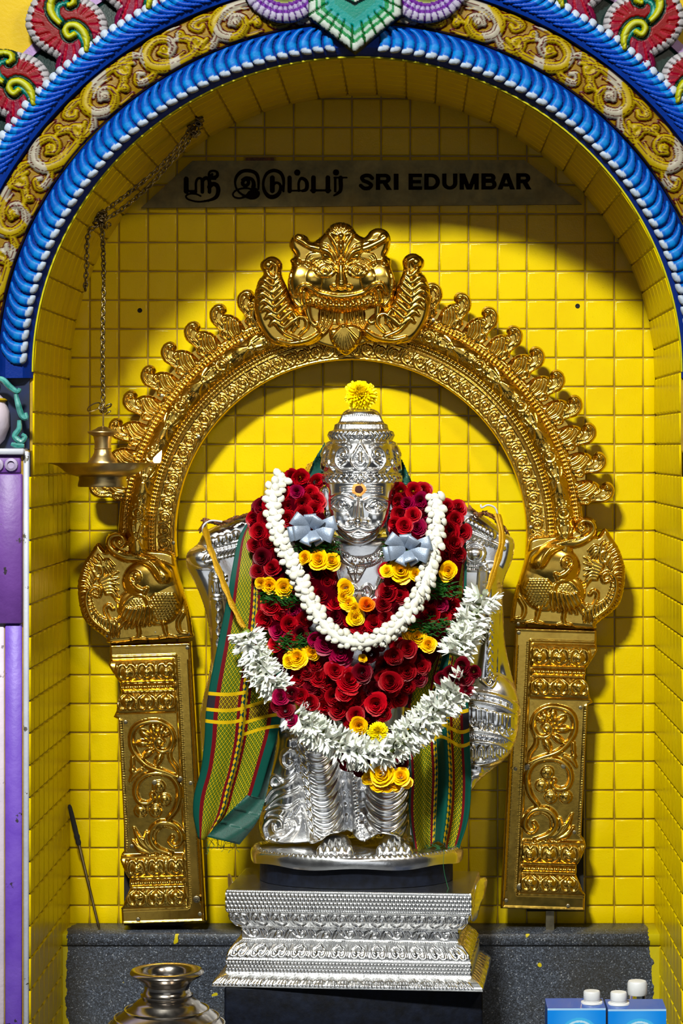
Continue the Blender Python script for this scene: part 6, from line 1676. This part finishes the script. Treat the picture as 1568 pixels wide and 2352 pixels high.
def latin(ch, x0, x1, yb, yt):
    """bold grotesque capital from bars, bowls and slanted bars"""
    w, h = x1-x0, yb-yt; r = Relief(x0-3, yt-3, x1+3, yb+3, 0.8); X, Y = r.X-x0, r.Y-yt
    st, hs = 10.0, 8.0                                   # stem and bar thickness
    box = lambda a, b, c, d: poly_sdf(X, Y, [(a, b), (c, b), (c, d), (a, d)])
    def bowl(l, t, rr, b):                               # half-ring to the right, open on the left
        cy_, ry = (t+b)/2, (b-t)/2; rx = min(rr-l, ry*1.1); cxx = rr-rx
        def ell(ax, ay): return (np.sqrt(((X-cxx)/ax)**2+((Y-cy_)/ay)**2)-1)*min(ax, ay)
        ring_ = np.maximum(np.maximum(ell(rx, ry), -ell(max(rx-st, 1), max(ry-hs, 1))), cxx-X)
        return np.minimum(ring_, np.minimum(box(l, t, cxx+1, t+hs), box(l, b-hs, cxx+1, b)))
    sh = lambda a, b, c, d, t: poly_sdf(X, Y, [(a, b), (a+t, b), (c+t, d), (c, d)])
    mn = lambda *a: np.minimum.reduce(a)
    if ch == 'I': d = box(0, 0, w, h)
    elif ch == 'E': d = mn(box(0, 0, st, h), box(0, 0, w, hs), box(0, h/2-hs/2, w*.92, h/2+hs/2), box(0, h-hs, w, h))
    elif ch == 'D': d = mn(box(0, 0, st, h), bowl(2, 0, w, h))
    elif ch == 'B': d = mn(box(0, 0, st, h), bowl(2, 0, w*.93, h*.54), bowl(2, h*.54-hs*.8, w, h))
    elif ch == 'R': d = mn(box(0, 0, st, h), bowl(2, 0, w*.92, h*.60), sh(w*.36, h*.52, w-st*1.2, h, st*1.2))
    elif ch == 'U':
        ry = h*.42; ell = lambda ax, ay: (np.sqrt(((X-w/2)/ax)**2+((Y-(h-ry))/ay)**2)-1)*min(ax, ay)
        d = mn(box(0, 0, st, h-ry), box(w-st, 0, w, h-ry), np.maximum(np.maximum(ell(w/2, ry), -ell(w/2-st, ry-hs)), (h-ry)-Y))
    elif ch == 'M': d = mn(box(0, 0, st, h), box(w-st, 0, w, h), sh(2, 0, w/2-st*.6, h, st*1.05), sh(w-2-st*1.05, 0, w/2-st*.45, h, st*1.05))
    elif ch == 'A': d = mn(sh(w/2-st*.62, 0, 0, h, st*1.1), sh(w/2-st*.48, 0, w-st*1.1, h, st*1.1), box(w*.24, h*.62, w*.76, h*.62+hs*.8))
    else:
        r.near[:] = 1e9; r.stroke([(x0+w*.90, yt+h*.27), (x0+w*.70, yt+h*.12), (x0+w*.40, yt+h*.11), (x0+w*.18, yt+h*.24), (x0+w*.30, yt+h*.42), (x0+w*.62, yt+h*.54), (x0+w*.83, yt+h*.70), (x0+w*.66, yt+h*.88), (x0+w*.34, yt+h*.89), (x0+w*.10, yt+h*.73)], 4.3, 1); d = r.near
    r.sdf = d; r.H[:] = 0; r.L[:] = 0
    me = r.mesh('letter', lambda x, y, h_: ((x-VX)*sc(YS), YS-.0048-h_*0, Z0-(y-VY)*sc(YS)), M['sign_ink'], None); bm_fix(me)
    o = ob('letter', me); adopt(o, sign); md = o.modifiers.new('depth', 'SOLIDIFY'); md.thickness = .0008
for ch, x0, x1 in (('S', 825, 858), ('R', 863, 900), ('I', 904, 915), ('E', 938, 969), ('D', 974, 1010), ('U', 1015, 1050), ('M', 1055, 1099), ('B', 1105, 1140), ('A', 1142, 1182), ('R', 1185, 1220)):
    dy_ = -1.5*(x0-825)/400; latin(ch, x0, x1, 437+dy_, 400+dy_)
pl = empty('name_plate', W(596, 373, 0), 'small brown plate in a thin yellow frame above the sign', 'plate')
q = MB(); a, b = W(560, 374, 0), W(634, 360, 0); q.box(a.x, b.x, -.0055, -.003, a.z, b.z); q.build('frame', M['gold_wall'], pl, False)
q = MB(); a, b = W(564, 371.5, 0), W(630, 362.5, 0); q.box(a.x, b.x, -.0062, -.0055, a.z, b.z); q.build('panel', M['tassel'], pl, False)

# ---------------------------------------------------------------- drill holes, iron rod
for (px, py, lab) in ((321, 713, 'black drilled hole in a yellow tile beside the lamp chain'), (1326, 703, 'black drilled hole in a bright yellow tile beyond the crest leaves')):
    q = MB(); q.lathe([(0.0042, 0), (0.0036, 0.0012), (0.0028, 0.0010), (0.0026, 0.0002), (0.0001, 0.0002)], (0, 0, 0), 16); o = q.build('wall_plug', M['hole'], None); o.rotation_euler = (PI/2, 0, 0); o.location = W(px, py, -.0029); tag(o, lab, 'wall plug')
rod = empty('iron_rod', W(228, 2128, -.06), 'thin dark iron rod with a bound grip leaning in the corner', 'rod')
A_, B_ = Vector((XL+0.005, -.030, wz(1848, -.03))), Vector((wx(228, -.06), -.06, ZB+.0012))
lerp = lambda t: A_+(B_-A_)*t
q = MB(); q.tube([lerp(t) for t in (0.30, .6, .97, 1)], [.0030, .0026, .0022, .0014], 10); q.build('shaft', M['chain'], rod)
q = MB(); q.tube([lerp(t) for t in (0, .02, .08, .2, .24, .25, .27, .28, .30, .31, .33)], [.0018, .0034, .0040, .0044, .0040, .0048, .0048, .0040, .0046, .0046, .003], 12); q.build('grip', M['hole'], rod)

# ---------------------------------------------------------------- water pot
YPt = -0.52; kq = sc(YPt); pot = empty('water_pot', (wx(383, YPt), YPt, ZSH), 'polished metal water pot with a wide flared rim on the stone shelf', 'pot')
zq = lambda py: wz(py, YPt)-ZSH
prof = [(70, None), (118, 2470), (142, 2420), (146, 2388), (138, 2362), (118, 2336), (94, 2318), (78, 2308), (76, 2303), (66, 2296), (56, 2290), (60, 2287), (60, 2283), (54, 2280), (51, 2270), (53, 2260), (62, 2250), (80, 2240), (85, 2234), (82, 2228), (72, 2226), (60, 2228), (54, 2236), (49, 2250), (48, 2270), (52, 2290), (100, 2340)]
q = MB(); q.lathe([(r*kq, 0.0 if y is None else zq(y)) for r, y in prof], (wx(383, YPt), YPt, ZSH), 64, True); q.build('body', M['steel'], pot, True, 60)
for y, r in ((2318, 95), (2336, 119), (2352, 132)):
    q = MB(); n = 64
    q.tube([(wx(383, YPt)+(r*kq+.0004)*math.cos(2*PI*i/n), YPt+(r*kq+.0004)*math.sin(2*PI*i/n), wz(y, YPt)) for i in range(n+1)], .0016, 6, False); q.build('ridge', M['steel'], pot)

# ---------------------------------------------------------------- drink cartons and bottle
YC = -0.74; kc_ = sc(YC)
def carton(px0, px1, top, capx, ang, label):
    w = (px1-px0)*kc_*.985; cx = wx((px0+px1)/2, YC); zt = wz(top, YC); h = zt-ZSH; dp = 0.046
    r = empty('drink_carton', (cx, YC+dp/2, ZSH), label, 'carton', 'blue cartons on the stone shelf'); r.rotation_euler = (0, 0, ang)
    n = 96; m_ = 230; V = []; col = []; Q = []
    for j in range(m_+1):
        for i in range(n+1):
            x, z = (i/n-.5)*w, h*j/m_
            V.append((x, -dp/2, z)); cz = h-0.036; d = math.hypot(x-.004, (z-cz)*1.15)
            c = np.array((0.03, 0.22, 0.74))*(0.9+0.25*z/h)+np.array((0.06, 0.16, 0.12))*math.exp(-((x/.03)**2+((z-h+.03)/.05)**2)); 
            if d < .026: c = np.array((0.10, 0.50, 0.92))
            if .0185 < d < .0215: c = np.array((0.55, 0.80, 0.98))
            if d < .015: c = np.array((0.30, 0.66, 0.95))
            if d < .0125: c = np.array((0.03, 0.30, 0.82))
            if z > h-.003: c = np.array((0.45, 0.68, 0.95))
            col.append(c)
    for j in range(m_):
        for i in range(n): a = j*(n+1)+i; Q.append((a, a+1, a+n+2, a+n+1))
    b = len(V); dk = np.array((0.012, 0.10, 0.46))
    for (x, y, z) in ((-w/2, -dp/2, 0), (w/2, -dp/2, 0), (w/2, dp/2, 0), (-w/2, dp/2, 0), (-w/2, -dp/2, h), (w/2, -dp/2, h), (w/2, dp/2, h+.004), (-w/2, dp/2, h+.004)): V.append((x, y, z)); col.append(dk)
    Q += [(b+4, b+5, b+6, b+7), (b+1, b+2, b+6, b+5), (b+2, b+3, b+7, b+6), (b+3, b, b+4, b+7), (b+3, b+2, b+1, b)]
    me = mk('box', V, Q, None, False, M['carton'], np.array(col)); ob('box', me, r)
    rc = 19*kc_; x = wx(capx, YC)-cx
    q = MB(); q.lathe([(rc*1.35, 0), (rc*1.3, .002), (rc, .0025), (rc, .005)], (x, .004, h+.0015), 32); cb = q.build('cap_base', M['white_plastic'], None); cb.parent = r
    q = MB(); q.lathe([(rc*.98, 0), (rc, .001), (rc, .0105), (rc*.92, .012), (0.0001, .012)], (x, .004, h+.0068), 48, True, lambda a, z: 1+.018*math.cos(24*a)); q.build('screw_cap', M['white_plastic'], None).parent = cb
carton(1255, 1391, 2316, 1362, 0.02, 'blue drink carton with a white cap next to the silver plinth')
carton(1394, 1530, 2318, 1424, 0.02, 'blue drink carton with a white cap next to the niche jamb')
YT = -0.62; kb = sc(YT); bt = empty('bottle', (wx(1463, YT), YT, ZSH), 'clear plastic bottle with a white screw cap standing behind the cartons', 'bottle')
zb_ = lambda py: wz(py, YT)-ZSH
q = MB(); q.lathe([(34*kb, 0), (36*kb, .004), (36*kb, zb_(2370)), (30*kb, zb_(2340)), (21*kb, zb_(2320)), (19.5*kb, zb_(2292)), (19.5*kb, zb_(2284))], (wx(1463, YT), YT, ZSH), 40, True); q.build('body', M['bottle'], bt)
q = MB(); q.lathe([(21.5*kb, zb_(2284)), (22.5*kb, zb_(2280)), (22.5*kb, zb_(2258)), (20*kb, zb_(2253)), (0.0001, zb_(2252))], (wx(1463, YT), YT, ZSH), 60, True, lambda a, z: 1+.014*math.cos(30*a)); q.build('screw_cap', M['white_plastic'], bt)

grade()
